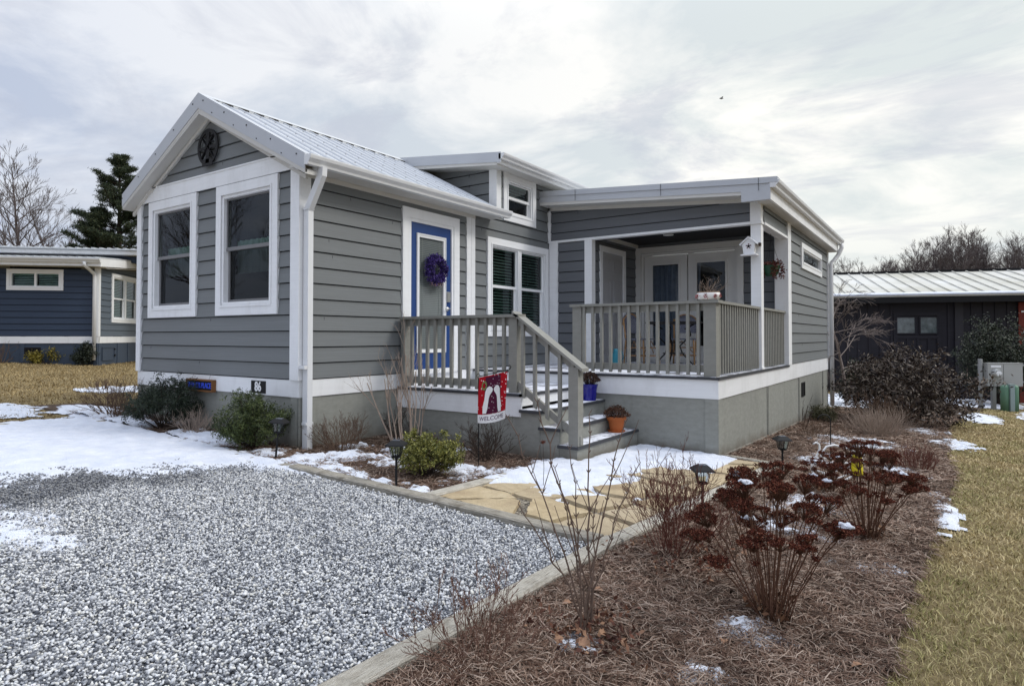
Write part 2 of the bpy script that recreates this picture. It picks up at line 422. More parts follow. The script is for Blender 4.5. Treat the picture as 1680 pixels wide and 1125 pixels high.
for k in range(60):
    z = gz0_+.05+k*(gz1_-gz0_-.1)/60; a.wb(X0,g0+.038,g1-.038,z,z+.004,-.006,-.003)
for u in (g0+.12,g1-.12): a.wb(X0,u,u+.005,gz0_+.04,gz1_-.04,-.003,-.001)
a.build('blind', flat('door_blind',(.22,.24,.235),.5), door)
a = MB(); a.wb(X0,d1-.105,d1-.035,1.00,1.15,.006,.035); a.wb(X0,d1-.092,d1-.048,1.03,1.12,.035,.04); a.build('keypad_lock', M['nickel'], door)
a = MB(); c = X0(d1-.07,.90,.0)
for k in range(9): pass
hb = MB()
hb.tube([X0(d1-.07,.90,.006),X0(d1-.07,.90,.012)],.032,14); hb.tube([X0(d1-.07,.90,.012),X0(d1-.07,.90,.055),X0(d1-.09,.90,.065),X0(d1-.17,.90,.060)],[.011,.011,.010,.008],8)
hb.build('handle', M['nickel'], door, smooth=True)

# ---- gable roof
RO = -.17; XL_, XRt = XR-2.16, XR+2.16
def rprof(p, k): return (p[0], p[1][0] if k == 0 else p[1][1], 0)
for s in (1,-1):
    xe = XR + (2.14 if s == 1 else -2.01)
    a = MB()
    y1 = YG if s == 1 else 12.0
    P = lambda x, y, dz: (x, y, roofz(x)+dz)
    a.hexa([P(XR,RO,-.03),P(xe,RO,-.03),P(xe,y1,-.03),P(XR,y1,-.03),P(XR,RO,0),P(xe,RO,0),P(xe,y1,0),P(XR,y1,0)])
    n = int((y1-RO)/.115)
    for k in range(1, n):                     # ribs running down the slope
        y = RO+.02+k*.115; hh = .022 if k % 2 == 0 else .009; ww = .016 if k % 2 == 0 else .009
        q = lambda x, yy, dz: (x, yy, roofz(x)+dz)
        a.hexa([q(XR+s*.10,y-ww,.0),q(xe,y-ww,.0),q(xe,y+ww,.0),q(XR+s*.10,y+ww,.0),q(XR+s*.10,y-ww*.5,hh),q(xe,y-ww*.5,hh),q(xe,y+ww*.5,hh),q(XR+s*.10,y+ww*.5,hh)])
    rf = a.build('roof', M['roof'], house, recalc=True)
    # screws
    b = MB()
    for k in range(1, n, 2):
        y = RO+.02+(k+1)*.115-.03
        for j in range(5):
            x = XR+s*(.3+.45*j); b.box(x-.006,x+.006,y-.006,y+.006,roofz(x),roofz(x)+.008)
    b.build('roof_screws', flat('screw_heads',(.25,.25,.26),.5,.3), rf)
    # rake metal + soffit
    a = MB(); z = lambda x, dz: roofz(x)+dz
    a.prism([(XR,z(XR,.028)),(xe,z(xe,.028)),(xe,z(xe,-.145)),(XR,z(XR,-.165))], lambda p,k:(p[0], RO-.012 if k else RO, p[1]))
    a.hexa([(XR,RO-.012,z(XR,.028)),(xe,RO-.012,z(xe,.028)),(xe,RO+.10,z(xe,.028)),(XR,RO+.10,z(XR,.028)),
            (XR,RO-.012,z(XR,.034)),(xe,RO-.012,z(xe,.034)),(xe,RO+.10,z(xe,.034)),(XR,RO+.10,z(XR,.034))])
    rk = a.build('rake_fascia', M['fascia'], house, recalc=True)
    b = MB()
    for j in range(5):
        x = XR+s*(.12+.47*j); b.wb(Wn(RO-.012),x-.007,x+.007,z(x,-.03)-.007,z(x,-.03)+.007,0,.006)
        b.wb(Wn(RO-.012),x+.2-.006,x+.2+.006,z(x+.2,-.12)-.006,z(x+.2,-.12)+.006,0,.005) if s==1 else None
    b.build('fascia_screws', M['gap'], rk)
    a = MB(); a.hexa([(XR,RO,z(XR,-.235)),(xe,RO,z(xe,-.19)),(xe,-.01,z(xe,-.19)),(XR,-.01,z(XR,-.235)),(XR,RO,z(XR,-.16)),(xe,RO,z(xe,-.14)),(xe,-.01,z(xe,-.14)),(XR,-.01,z(XR,-.16))])
    a.hexa([(XR,RO-.004,z(XR,-.205)),(xe,RO-.004,z(xe,-.175)),(xe,RO+.02,z(xe,-.175)),(XR,RO+.02,z(XR,-.205)),(XR,RO-.004,z(XR,-.16)),(xe,RO-.004,z(xe,-.14)),(xe,RO+.02,z(xe,-.14)),(XR,RO+.02,z(XR,-.16))])
    a.build('soffit', M['soffit'], house, recalc=True)
# ridge cap with dark foam gaps
a = MB()
for s in (1,-1):
    q = lambda x, y, dz: (x, y, roofz(x)+dz)
    a.hexa([q(XR,RO-.01,.030),q(XR+s*.13,RO-.01,.030),q(XR+s*.13,12,.030),q(XR,12,.030),q(XR,RO-.01,.036),q(XR+s*.13,RO-.01,.036),q(XR+s*.13,12,.036),q(XR,12,.036)])
a.build('ridge_cap', M['roof'], house, recalc=True)
def mk_closure():
    t = NT('ridge_foam_closure'); x = t.n('ShaderNodeSeparateXYZ'); t.l(t.tc, x.inputs[0]); f = t.math('FRACT', t.math('DIVIDE', x.outputs[1], .23))
    return t.fin(t.mix(t.math('GREATER_THAN', f, .33), (.6,.62,.64), (.008,.008,.009)), .7)
a = MB(); a.hexa([(XR+.10,RO+.2,roofz(XR+.10)+.002),(XR+.125,RO+.2,roofz(XR+.125)+.002),(XR+.125,YG,roofz(XR+.125)+.002),(XR+.10,YG,roofz(XR+.10)+.002),(XR+.10,RO+.2,roofz(XR+.1)+.028),(XR+.125,RO+.2,roofz(XR+.125)+.030),(XR+.125,YG,roofz(XR+.125)+.030),(XR+.10,YG,roofz(XR+.1)+.028)])
a.build('ridge_closure', mk_closure(), house)
# eave soffit & frieze on door side
a = MB(); a.box(.02,.285,RO+.01,YG-.02,2.375,2.40); a.build('soffit', M['soffit'], house)
a = MB(); a.wb(X0,.0,3.215,2.44-.12,2.375,.0,.034) ; a.build('frieze_board', M['soffit'], house)
a = MB(); a.box(.285,.305,RO,YG,2.37,2.475); a.build('eave_fascia', M['white'], house)
def gutter(path_a, path_b, out, parent, w=.115, h=.105):
    """K-style gutter between two points; out = outward unit (x,y)"""
    a = MB(); A = Vector(path_a); B = Vector(path_b); o = Vector((out[0],out[1],0))
    prof = [(0,0),(0,-h),(w*.55,-h),(w*.62,-h*.75),(w*.92,-h*.40),(w,-h*.12),(w,0),(w-.012,0),(w-.012,-.012),(w-.02,-.012),(w*.86,-h*.36),(w*.56,-h*.70),(w*.5,-h+.006),(.006,-h+.006),(.006,0)]
    n = len(prof); vs = [tuple(A+o*p+Vector((0,0,q))) for p,q in prof]+[tuple(B+o*p+Vector((0,0,q))) for p,q in prof]
    a.add(vs, [(i,(i+1)%n,(i+1)%n+n,i+n) for i in range(n)])
    cap = [0,1,2,3,4,5,6]; a.add([vs[i] for i in cap],[tuple(range(7))]); a.add([vs[i+n] for i in cap],[tuple(range(7))])
    return a.build('gutter', M['alu'], parent, recalc=True)
gutter((.305,RO-.015,2.47),(.305,3.68,2.47),(1,0),house)
def rtube(mb, pts, w, d, up):    # rectangular downspout
    for p, q in zip(pts, pts[1:]): mb.bar(p, q, w, d, up)
a = MB()
rtube(a,[(.36,.02,2.37),(.35,.02,2.27)],.085,.065,(0,1,0))
rtube(a,[(.355,.02,2.29),(.085,.05,1.93)],.085,.065,(0,1,0))
rtube(a,[(.085,.05,1.96),(.085,.05,-.80)],.085,.07,(0,1,0))
dsp = a.build('downspout', M['alu'], house)
a = MB(); a.box(.048,.124,.0,.10,-.50,-.47) ; a.box(.03,.13,-.03,.01,.13,.17); a.box(.045,.125,.003,.097,1.93,1.95); a.build('strap', M['alu'], dsp)
# left eave gutter + downspout (far left edge of the gable)
gutter((XR-2.01,.35,2.50),(XR-2.01,6,2.50),(-1,0),house,.08,.09)
a = MB(); rtube(a,[(-3.86,.40,2.38),(-3.74,.40,2.05)],.08,.06,(0,1,0)); rtube(a,[(-3.74,.40,2.07),(-3.74,.40,-.1)],.08,.06,(0,1,0)); a.build('downspout', M['alu'], house)
# ---- dormer roof: low slope rising from x=.36 to the ridge
YD = 3.47; 
def dz(x): return 3.345 - .115*(x-.34)
P = lambda x,y,d: (x,y,dz(x)+d)
a = MB(); a.hexa([P(-1.83,YD,-.02),P(.34,YD,-.02),P(.34,12,-.02),P(-1.83,12,-.02),P(-1.83,YD,.02),P(.34,YD,.02),P(.34,12,.02),P(-1.83,12,.02)]); a.build('roof', M['roof'], house)
a = MB(); a.hexa([P(-1.83,YD-.012,-.125),P(.34,YD-.012,-.125),P(.34,YD,-.125),P(-1.83,YD,-.125),P(-1.83,YD-.012,.035),P(.34,YD-.012,.035),P(.34,YD,.035),P(-1.83,YD,.035)]); a.build('rake_fascia', M['fascia'], house)
a = MB(); a.hexa([P(-1.83,YD,-.185),P(.26,YD,-.165),P(.26,3.8,-.165),P(-1.83,3.8,-.185),P(-1.83,YD,-.10),P(.26,YD,-.10),P(.26,3.8,-.10),P(-1.83,3.8,-.10)])
a.hexa([(.0,3.8,3.225),(.27,3.8,3.215),(.27,12,3.215),(.0,12,3.225),(.0,3.8,3.25),(.27,3.8,3.25),(.27,12,3.25),(.0,12,3.25)]); a.build('soffit', M['soffit'], house)
a = MB(); a.box(.262,.30,YD,12,3.215,3.335); a.build('eave_fascia', M['white'], house)
gutter((.30,YD-.012,3.36),(.30,12,3.36),(1,0),house,.11,.09)
# body mass behind (keeps the house solid from the side)
a = MB(); a.box(-W,-.6,3.9,12,-1.4,3.2); a.build('rear_wall', M['siding'], house)
a = MB(); a.box(-W+.02,-W+.06,.03,3.9,-1.4,2.4); a.build('rear_wall', M['siding'], house)

# ---- porch wing
YB = 7.42; XW = .88; XP = 3.75; YF = 3.21; YE = 11.95; YS = 7.30
def wz(x): return 3.075 - .0735*x             # top of the wing roof
# header in front (y=5.46)
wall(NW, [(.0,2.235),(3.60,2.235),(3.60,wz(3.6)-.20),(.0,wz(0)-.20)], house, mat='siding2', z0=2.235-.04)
a = MB(); a.wb(NW,.0,.065,2.21,2.88,-.02,.035); a.wb(NW,.065,3.60,2.205,2.245,-.10,.035); a.build('header_trim', M['white'], house)
# right-hand header over the side opening
wall(XE, [(5.60,2.24),(YS+.05,2.24),(YS+.05,2.62),(5.60,2.62)], house, z0=2.24)
a = MB(); a.wb(XE,5.60,YS+.0,2.205,2.245,-.12,.035); a.build('header_trim', M['white'], house)
# front closet wall
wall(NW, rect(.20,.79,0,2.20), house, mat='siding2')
a = MB(); a.wb(NW,.03,.110,0,2.205,-.01,.026); a.wb(NW,.110,.215,0,2.205,-.01,.034); a.build('corner_board', M['white'], house)
a = MB(); a.wb(NW,.765,XW+.03,0,2.205,-.02,.030); a.wb(Wx(XW),5.46,5.57,0,2.205,-.02,.028); a.build('corner_board', M['white'], house)
# closet side wall (faces +X)
XC = Wx(XW)
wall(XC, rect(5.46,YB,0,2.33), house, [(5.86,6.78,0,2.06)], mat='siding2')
a = MB(); a.frame(XC,5.765,6.875,0,2.15,.10,0,.032,wb=.0); a.build('door_frame', M['white'], house)
a = MB(); a.wb(XC,5.865,6.775,.01,2.05,-.05,-.005)
for (pu,pw) in ((5.93,.32),(6.38,.32)):
    for (z0_,z1_) in ((.20,.75),(.90,1.55),(1.68,1.93)):
        a.frame(XC,pu,pu+pw,z0_,z1_,.022,-.005,.006); a.wb(XC,pu+.05,pu+pw-.05,z0_+.05,z1_-.05,-.005,.004)
dc = a.build('door', M['doorgrey'], house); dc['label'] = 'grey six-panel closet door'
a = MB()
for z in (.25,1.05,1.85): a.wb(XC,6.765,6.79,z-.05,z+.05,-.004,.012)
a.build('hinge', M['nickel'], dc)
# french doors wall y=YB
NB = Wn(YB)
wall(NB, rect(XW,XP-.1,0,2.35), house, [(.97,2.90,0,2.15)], mat='siding2')
a = MB(); a.frame(NB,.89,3.0,0,2.27,.11,0,.040,wb=0); a.frame(NB,1.006,2.884,0,2.154,.045,-.08,.012,wb=.03); a.build('door_frame', M['frenchwhite'], house)
for i,(u0,u1) in enumerate(((1.055,1.935),(1.945,2.835))):
    a = MB(); a.frame(NB,u0+.004,u1-.004,.035,2.100,.150,-.07,-.030,wb=.26,wt=.17); fd = a.build('door', M['frenchwhite'], house); fd['label'] = ('left' if i==0 else 'right')+' french door with tall glass panel'
    a = MB(); a.frame(NB,u0+.14,u1-.14,.28,1.945,.035,-.032,-.008); a.frame(NB,u0+.165,u1-.165,.305,1.92,.012,-.045,-.020); a.build('glazing_frame', M['frenchwhite'], fd)
    a = MB(); a.add([NB(u0+.17,.31,-.04),NB(u1-.17,.31,-.04),NB(u1-.17,1.92,-.04),NB(u0+.17,1.92,-.04)],[(0,1,2,3)]); a.build('pane', M['glass'], fd)
    a = MB(); n = 30
    for k in range(n):
        ua = u0+.1+(u1-u0-.2)*k/n; ub = u0+.1+(u1-u0-.2)*(k+1)/n
        da = -.10-.02*math.sin(k*1.7); db = -.10-.02*math.sin((k+1)*1.7)
        if i == 0 or k < 5 or k > 25: a.add([NB(ua,.1,da),NB(ub,.1,db),NB(ub,1.9,db),NB(ua,1.9,da)],[(0,1,2,3)])
    a.build('curtain', M['curtain'], fd)
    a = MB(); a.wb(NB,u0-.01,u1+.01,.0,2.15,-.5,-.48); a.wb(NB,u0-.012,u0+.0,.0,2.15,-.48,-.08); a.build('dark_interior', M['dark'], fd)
a = MB(); a.tube([NB(1.99,1.0,-.03),NB(1.99,1.0,.02),NB(1.99,1.0,.03)],[.012,.012,.03],10); a.tube([NB(1.99,1.14,-.03),NB(1.99,1.14,-.01)],[.028,.026],10); a.build('handle', M['nickel'], fd)
# ceiling, light
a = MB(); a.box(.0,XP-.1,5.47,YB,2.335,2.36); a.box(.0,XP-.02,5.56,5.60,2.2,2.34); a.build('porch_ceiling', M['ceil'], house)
a = MB(); a.box(XW,XW+.06,5.62,YB,2.27,2.335) ; a.build('ceiling_trim', M['soffit'], house)
a = MB(); a.lathe([(.095,0),(.09,-.012),(.06,-.016)],20,(1.93,6.45,2.334)); a.build('ceiling_light', flat('light_lens',(.75,.75,.72),.4), house, smooth=False, recalc=True)
# side wall of wing x=3.75
w3, o3 = window(XE,8.58,10.96,1.81,2.305,house,'single',.10,.04)
wall(XE, rect(YS+.08,YE,0,2.62), house, [o3])
a = MB(); a.wb(XE,YS-.0,YS+.13,0,2.50,-.02,.036); a.wb(Wn(YS),XP-.18,XP+.038,0,2.30,-.02,.02); a.build('corner_board', M['white'], house)
a = MB(); a.wb(XE,YS+.20,YS+.62,0,2.58,-.01,.002);
a = MB(); a.wb(XE,YS+.16,YS+.30,0,2.6,-.01,.028); a.build('corner_board', M['white'], house)
a = MB(); a.wb(XE,YE-.10,YE+.03,0,2.6,-.02,.036); a.build('corner_board', M['white'], house)
a = MB(); a.wb(Wn(YS),XP-.20,XP-.02,0,2.3,-.12,-.021); a.build('wall_end', M['white'], house)
# porch post
a = MB(); a.box(XP-.15,XP,5.47,5.62,.0,2.21); a.box(XP-.16,XP+.01,5.46,5.63,0,.03); a.build('porch_post', M['white'], house)
a = MB(); a.box(XP-.155,XP+.015,5.44,5.64,2.205,2.245); a.box(XP-.15,XP+.005,5.44,5.62,2.245,2.60); a.build('post_cap', M['white'], house)
# wing roof
YR0 = 5.14; YR1 = 12.25; XG = 4.06
P = lambda x,y,d: (x,y,wz(x)+d)
def wslab(mb,x0,x1,y0,y1,d0,d1): mb.hexa([P(x0,y0,d0),P(x1,y0,d0),P(x1,y1,d0),P(x0,y1,d0),P(x0,y0,d1),P(x1,y0,d1),P(x1,y1,d1),P(x0,y1,d1)])
a = MB(); wslab(a,0,XG,YR0,YR1,-.03,0)
y = YR0+.2
while y < YR1: wslab(a,.1,XG,y-.012,y+.012,0,.02); y += .23
a.build('roof', M['roof'], house)
a = MB(); wslab(a,0,XG,YR0-.014,YR0,-.045,.030); wslab(a,0,XG,YR0-.014,YR0+.10,.030,.036); wslab(a,0,XG-.12,YR0-.024,YR0-.0,-.055,-.045); wslab(a,0,XG-.10,YR0-.008,YR0,-.165,-.055)
a.hexa([(3.55,YR0-.011,2.495),(XG-.098,YR0-.011,2.495),(XG-.098,YR0+.03,2.495),(3.55,YR0+.03,2.495),(3.55,YR0-.011,2.66),(XG-.098,YR0-.011,2.63),(XG-.098,YR0+.03,2.63),(3.55,YR0+.03,2.66)])
rk = a.build('rake_fascia', M['fascia'], house)
b = MB()
for x in (.75,2.3,3.8): b.wb(Wn(YR0-.024),x-.003,x+.003,wz(x)-.16,wz(x)+.03,0,.002)
b.build('fascia_seam', M['gap'], rk)
a = MB(); wslab(a,0,3.72,YR0,5.46,-.215,-.06); wslab(a,0,3.64,5.425,5.47,-.27,-.2); a.build('soffit', M['soffit'], house)
a = MB(); a.box(XP-.02,XG-.137,5.2,YR1,2.505,2.52); a.hexa([(XP,YR0,2.515),(XP+.03,YR0,2.515),(XP+.03,YE,2.515),(XP,YE,2.515),(XP,YR0,2.62),(XP+.03,YR0,2.62),(XP+.03,YE,2.62),(XP,YE,2.62)]); a.build('soffit', M['soffit'], house)
a = MB(); a.box(XG-.135,XG-.10,YR0-.004,YR1,2.50,2.745); a.build('eave_fascia', M['white'], house)
gutter((XG-.10,YR0-.01,2.775),(XG-.10,YR1,2.775),(1,0),house,.13,.11)
a = MB(); pts = [(XG-.02,YR1-.12,2.69),(XG-.02,YR1-.12,2.58),(XG-.09,YR1-.14,2.42),(XP+.16,YE+.10,2.32),(XP+.09,YE-.02,2.22),(XP+.09,YE-.02,-1.1)]
a.tube(pts,.048,10); a.build('downspout', M['alu'], house, smooth=True)
# belly band, deck edge, skirt of the wing
a = MB(); a.wb(Wn(YF),0,XP+.014,-.268,-.035,-.05,.012); a.wb(XE,YF,YE,-.268,-.035,-.05,.012); a.wb(XE,YS+.08,YE,-.035,-.004,-.05,.012); a.build('belly_band', M['white'], house)
a = MB(); a.wb(Wn(YF),.02,XP+.03,-.034,-.004,-.03,.032); a.wb(XE,YF-.02,YS+.08,-.034,-.004,-.02,.032)
a.build('deck_nosing', M['nosing'], house)
a = MB(); a.box(.04,XP-.02,YF+.0,5.46,-.03,.0); a.box(XW,XP-.02,5.46,YB,-.03,-.0)
a.build('porch_floor', M['deck'], house)
sk = MB(); sk.wb(Wn(YF),0,XP,-1.5,-.27,-.1,-.004); sk.wb(XE,YF,YE,-1.6,-.27,-.1,-.004)
sk.wb(Wn(YF),XP-.15,XP+.014,-1.5,-.272,-.004,.016); sk.wb(XE,YF-.014,YF+.13,-1.5,-.272,-.004,.012)
bz = lambda y: gz(3.75,y)+.03
for y0_,y1_ in ((YF+.13,YE),):
    n = 14
    for k in range(n):
        ya = y0_+(y1_-y0_)*k/n; yb = y0_+(y1_-y0_)*(k+1)/n
        sk.hexa([(XP-.004,ya,bz(ya)-.10),(XP+.016,ya,bz(ya)-.10),(XP+.016,yb,bz(yb)-.10),(XP-.004,yb,bz(yb)-.10),(XP-.004,ya,bz(ya)+.0),(XP+.016,ya,bz(ya)-.012),(XP+.016,yb,bz(yb)-.012),(XP-.004,yb,bz(yb)+.0)])
for y in (5.84,8.38,11.18): sk.wb(XE,y-.05,y+.05,-1.5,-.272,-.004,.008)
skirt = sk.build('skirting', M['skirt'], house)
a = MB()
for y in (5.84,8.38,11.18): a.wb(XE,y-.006,y+.006,-1.5,-.272,.008,.010)
a.build('panel_joint', M['gap'], skirt)
a = MB(); a.frame(XE,8.62,8.96,-.66,-.39,.02,-.004,.012); a.wb(XE,8.64,8.94,-.64,-.41,-.02,.0)
for k in range(5): a.wb(XE,8.64,8.94,-.62+k*.045,-.61+k*.045,.0,.006)
a.build('crawlspace_vent', M['black'], house)

# ---- landing and steps
LX = 2.0; LZ = -.165; LF = 1.53
a = MB(); a.box(.02,LX-.03,LF+.03,YF,LZ-.03,LZ); a.build('landing_floor', M['deck'], house)
a = MB(); a.wb(Wn(LF),.02,LX+.0,LZ-.036,LZ-.004,-.03,.0); a.box(LX-.03,LX,LF,YF-.015,LZ-.036,LZ-.004); a.build('deck_nosing', M['nosing'], house)
a = MB(); a.wb(Wn(LF+.02),.01,LX-.02,LZ-.27,LZ-.037,-.03,0); a.box(LX-.05,LX-.022,LF+.03,YF-.02,LZ-.15,LZ-.037); a.build('belly_band', M['white'], house)
sk = MB(); sk.box(.0,LX-.03,LF+.04,YF-.05,-1.4,LZ-.272)
stx = [2.0,2.26,2.51,2.74]; stz = [-.165,-.347,-.526,-.705]
for i in (1,2,3): sk.box(LX-.05 if i==1 else stx[i-1]-.02, stx[i]-.025, LF+.03, YF-.02, -1.4, stz[i]-.032)
sk.build('skirting', M['skirt'], house)
for i in (1,2,3):
    a = MB(); a.box(stx[i-1]-.02, stx[i]-.028, LF+.02, YF-.03, stz[i]-.03, stz[i]); tr = a.build('stair_tread', M['deck'], house)
    a = MB(); a.box(stx[i-1]-.03, stx[i], LF-.005, LF+.02, stz[i]-.034, stz[i]-.002); a.box(stx[i]-.028, stx[i], LF+.02, YF-.03, stz[i]-.034, stz[i]-.002); a.build('nosing', M['nosing'], tr)
# ---- railings
def railing(kind, a_, b_, z0, z1, parent, posts, n, cap_ext=.05, slope=None):
    """flat rail from a_ to b_ (xy); balusters on the outside"""
    r = bpy.data.objects.new('railing', None); COL.objects.link(r); r.parent = parent
    A = Vector((a_[0],a_[1],0)); B = Vector((b_[0],b_[1],0)); t = (B-A).normalized(); o = Vector((t.y,-t.x,0))
    zA = lambda s: slope*s if slope else 0
    def seg(name, s0, s1, za, zb, o0, o1, cuts=False):
        m = MB(); p = []
        for zz in (za, zb):
            for s_, oo in ((s0,o0),(s1,o0),(s1,o1),(s0,o1)):
                q = A+t*s_+o*oo; p.append((q.x,q.y,zz+zA(s_)))
        m.hexa(p); return m.build(name, M['rail'], r)
    L = (B-A).length
    seg('cap_rail', -cap_ext, L+cap_ext, z1-.035, z1, -.085, .075)
    seg('top_rail', 0, L, z1-.125, z1-.037, -.02, .018); seg('bottom_rail', 0, L, z0+.05, z0+.14, -.02, .018)
    for k in range(n):
        s = (k+.5)*L/n; q = seg('baluster', s-.019, s+.019, z0+.02, z1-.037, .020, .056)
    return r
P_ = 3.21
# landing front rail (along X at y=LF)
r1 = railing('front', (.06,LF+.075), (1.80,LF+.075), LZ, .757, house, None, 13, .0)
def post(x0,x1,y0,y1,z0,z1,par): a = MB(); a.box(x0,x1,y0,y1,z0,z1); return a.build('post', M['rail'], par)
post(.03,.12,LF+.06,LF+.15,LZ,.72,r1); post(1.80,1.915,LF+.035,LF+.15,LZ,.72,r1)
a = MB(); a.box(1.80,1.96,LF-.0,LF+.16,.722,.757); a.build('cap_rail', M['rail'], r1)
sl = (.140-.757)/(2.80-1.92)
r2 = railing('stair', (1.92,LF+.075), (2.74,LF+.075), LZ, .757, house, None, 5, .05, slope=sl)
post(2.61,2.73,LF+.02,LF+.14,-.705,.16,r2)
# porch front rail
r3 = railing('porch', (1.84,YF+.085), (3.57,YF+.085), -.0, .943, house, None, 13, .0)
post(1.73,1.87,YF+.03,YF+.15,0,.905,r3); post(3.575,3.73,YF+.02,YF+.17,0,.905,r3)
a = MB(); a.box(1.70,1.86,YF-.0,YF+.17,.907,.943); a.box(3.56,3.77,YF-.02,YF+.17,.907,.943); a.build('cap_rail', M['rail'], r3)
r4 = railing('side', (3.665,YF+.17), (3.665,5.46), -.0, .943, house, None, 18, .0)
r5 = railing('side', (3.665,5.63), (3.665,YS-.02), -.0, .943, house, None, 14, .0)
# ================================================================== CAMERA, WORLD, SUN
cam_d = bpy.data.cameras.new('camera'); cam = bpy.data.objects.new('camera', cam_d); COL.objects.link(cam); scn.camera = cam
CX,CY,CZ = 6.0455,-4.5749,.4935; YAW=.5996; PIT=.0194; FPX=1040.76
cam.location = (CX,CY,CZ); cam.rotation_euler = (PI/2+PIT, 0, YAW)
cam_d.sensor_width = 36; cam_d.lens = FPX/1680*36
cam_d.shift_y = -(562.5-532.05)/1680
cam_d.clip_start = .05; cam_d.clip_end = 2000
wd = bpy.data.worlds.new('World'); scn.world = wd; wd.use_nodes = True
nt = wd.node_tree; nt.nodes.clear()
out = nt.nodes.new('ShaderNodeOutputWorld'); bg = nt.nodes.new('ShaderNodeBackground'); nt.links.new(bg.outputs[0], out.inputs[0])
sky = nt.nodes.new('ShaderNodeTexSky'); sky.sky_type = 'NISHITA'; sky.sun_disc = False
SUN_EL, SUN_AZ = 42, 62          # azimuth measured from +Y towards +X
sky.sun_elevation = R(SUN_EL); sky.sun_rotation = R(SUN_AZ); sky.air_density = 1.3; sky.dust_density = 3
tc = nt.nodes.new('ShaderNodeTexCoord')
def wm(op, a, b=0, c=None):
    x = nt.nodes.new('ShaderNodeMath'); x.operation = op
    for i, v in enumerate((a,b,c)):
        if v is None: continue
        if isinstance(v,(int,float)): x.inputs[i].default_value = v
        else: nt.links.new(v, x.inputs[i])
    return x.outputs[0]
sep = nt.nodes.new('ShaderNodeSeparateXYZ'); nt.links.new(tc.outputs['Generated'], sep.inputs[0])
zz = wm('MAXIMUM', sep.outputs[2], 0.0); den = wm('ADD', zz, .14)
cmb = nt.nodes.new('ShaderNodeCombineXYZ')
nt.links.new(wm('DIVIDE', sep.outputs[0], den), cmb.inputs[0]); nt.links.new(wm('DIVIDE', sep.outputs[1], den), cmb.inputs[1])
def wnoise(s, det, rough, off=0, dist=0, sx=1, sy=1, rot=0):
    mp = nt.nodes.new('ShaderNodeMapping'); mp.inputs['Location'].default_value = (off,off*.7,0); mp.inputs['Scale'].default_value = (sx,sy,1); mp.inputs['Rotation'].default_value = (0,0,rot)
    nt.links.new(cmb.outputs[0], mp.inputs[0])
    n = nt.nodes.new('ShaderNodeTexNoise'); n.inputs['Scale'].default_value = s; n.inputs['Detail'].default_value = det; n.inputs['Roughness'].default_value = rough; n.inputs['Distortion'].default_value = dist
    nt.links.new(mp.outputs[0], n.inputs['Vector']); return n.outputs['Fac']
def wramp(f, stops):
    x = nt.nodes.new('ShaderNodeValToRGB'); cr = x.color_ramp
    while len(cr.elements) < len(stops): cr.elements.new(.5)
    for e,(p,c) in zip(cr.elements, stops): e.position = p; e.color = (c[0],c[1],c[2],1) if hasattr(c,'__len__') else (c,c,c,1)
    nt.links.new(f, x.inputs[0]); return x.outputs[0]
def wmix(f, a, b, mode='MIX'):
    x = nt.nodes.new('ShaderNodeMix'); x.data_type = 'RGBA'; x.blend_type = mode
    if isinstance(f,(int,float)): x.inputs[0].default_value = f
    else: nt.links.new(f, x.inputs[0])
    for i,c in ((6,a),(7,b)):
        if hasattr(c,'__len__'): x.inputs[i].default_value = (c[0],c[1],c[2],1)
        else: nt.links.new(c, x.inputs[i])
    return x.outputs[2]
n1 = wnoise(1.05, 10, .60, 3.1, .5, 1, 1.15, .6); n2 = wnoise(.36, 5, .55, 7.7, .3, 1, 1.2, .6)
# azimuth factor: 0 on the left of the view, 1 towards the hidden sun
az = wm('ADD', wm('MULTIPLY', sep.outputs[0], math.sin(R(SUN_AZ-40))), wm('MULTIPLY', sep.outputs[1], math.cos(R(SUN_AZ-40))))
az = wm('MULTIPLY_ADD', az, .5, .5)
cov = wm('ADD', wm('MULTIPLY', n1, .62), wm('MULTIPLY', n2, .38)); 
base = wmix(wramp(az,[(.40,0),(.90,1)]), (.47,.53,.68), (.70,.75,.75))
lite = wmix(wramp(az,[(.40,0),(.90,1)]), (.72,.76,.85), (1.0,.985,.93))
fade = wramp(zz,[(.02,0),(.22,1)])
cl = wramp(cov,[(.44,0),(.50,.5),(.55,1)])
cld = wmix(wm('MULTIPLY', cl, wm('MULTIPLY_ADD', fade, .8, .2)), base, lite)
# darker undersides
n3 = wnoise(1.5, 9, .62, 12.3, .6, 1, 1.25, .6)
cld = wmix(wm('MULTIPLY', wramp(n3,[(.50,0),(.62,.50)]), fade), cld, (.52,.55,.64))
hz = wramp(zz,[(.0,1),(.10,.0)])
cld = wmix(wm('MULTIPLY', hz, .5), cld, (.72,.75,.79))
# overcast luminance rises towards the zenith
up = wramp(zz,[(.35,(1,1,1)),(.80,(1.0,1.0,1.0))])
skyc = wmix(1.0, sky.outputs[0], (.10,.10,.10), 'MULTIPLY')
fin = wmix(.94, skyc, cld)
nt.links.new(fin, bg.inputs[0])
st = wm('MULTIPLY_ADD', wm('SMOOTH_MAX', wm('SUBTRACT', zz, .46), 0.0, .1), 3.3, 1.11)
nt.links.new(st, bg.inputs[1])
sl_ = bpy.data.lights.new('sun','SUN'); sl_.energy = 1.5; sl_.angle = R(14); sl_.color = (1,.97,.92)
so = bpy.data.objects.new('sun', sl_); COL.objects.link(so)
el, azr = R(SUN_EL), R(SUN_AZ)
sd = Vector((math.sin(azr)*math.cos(el), math.cos(azr)*math.cos(el), math.sin(el)))
so.rotation_euler = sd.to_track_quat('Z','Y').to_euler()
scn.view_settings.view_transform = 'Standard'; scn.view_settings.look = 'None'; scn.view_settings.exposure = 0
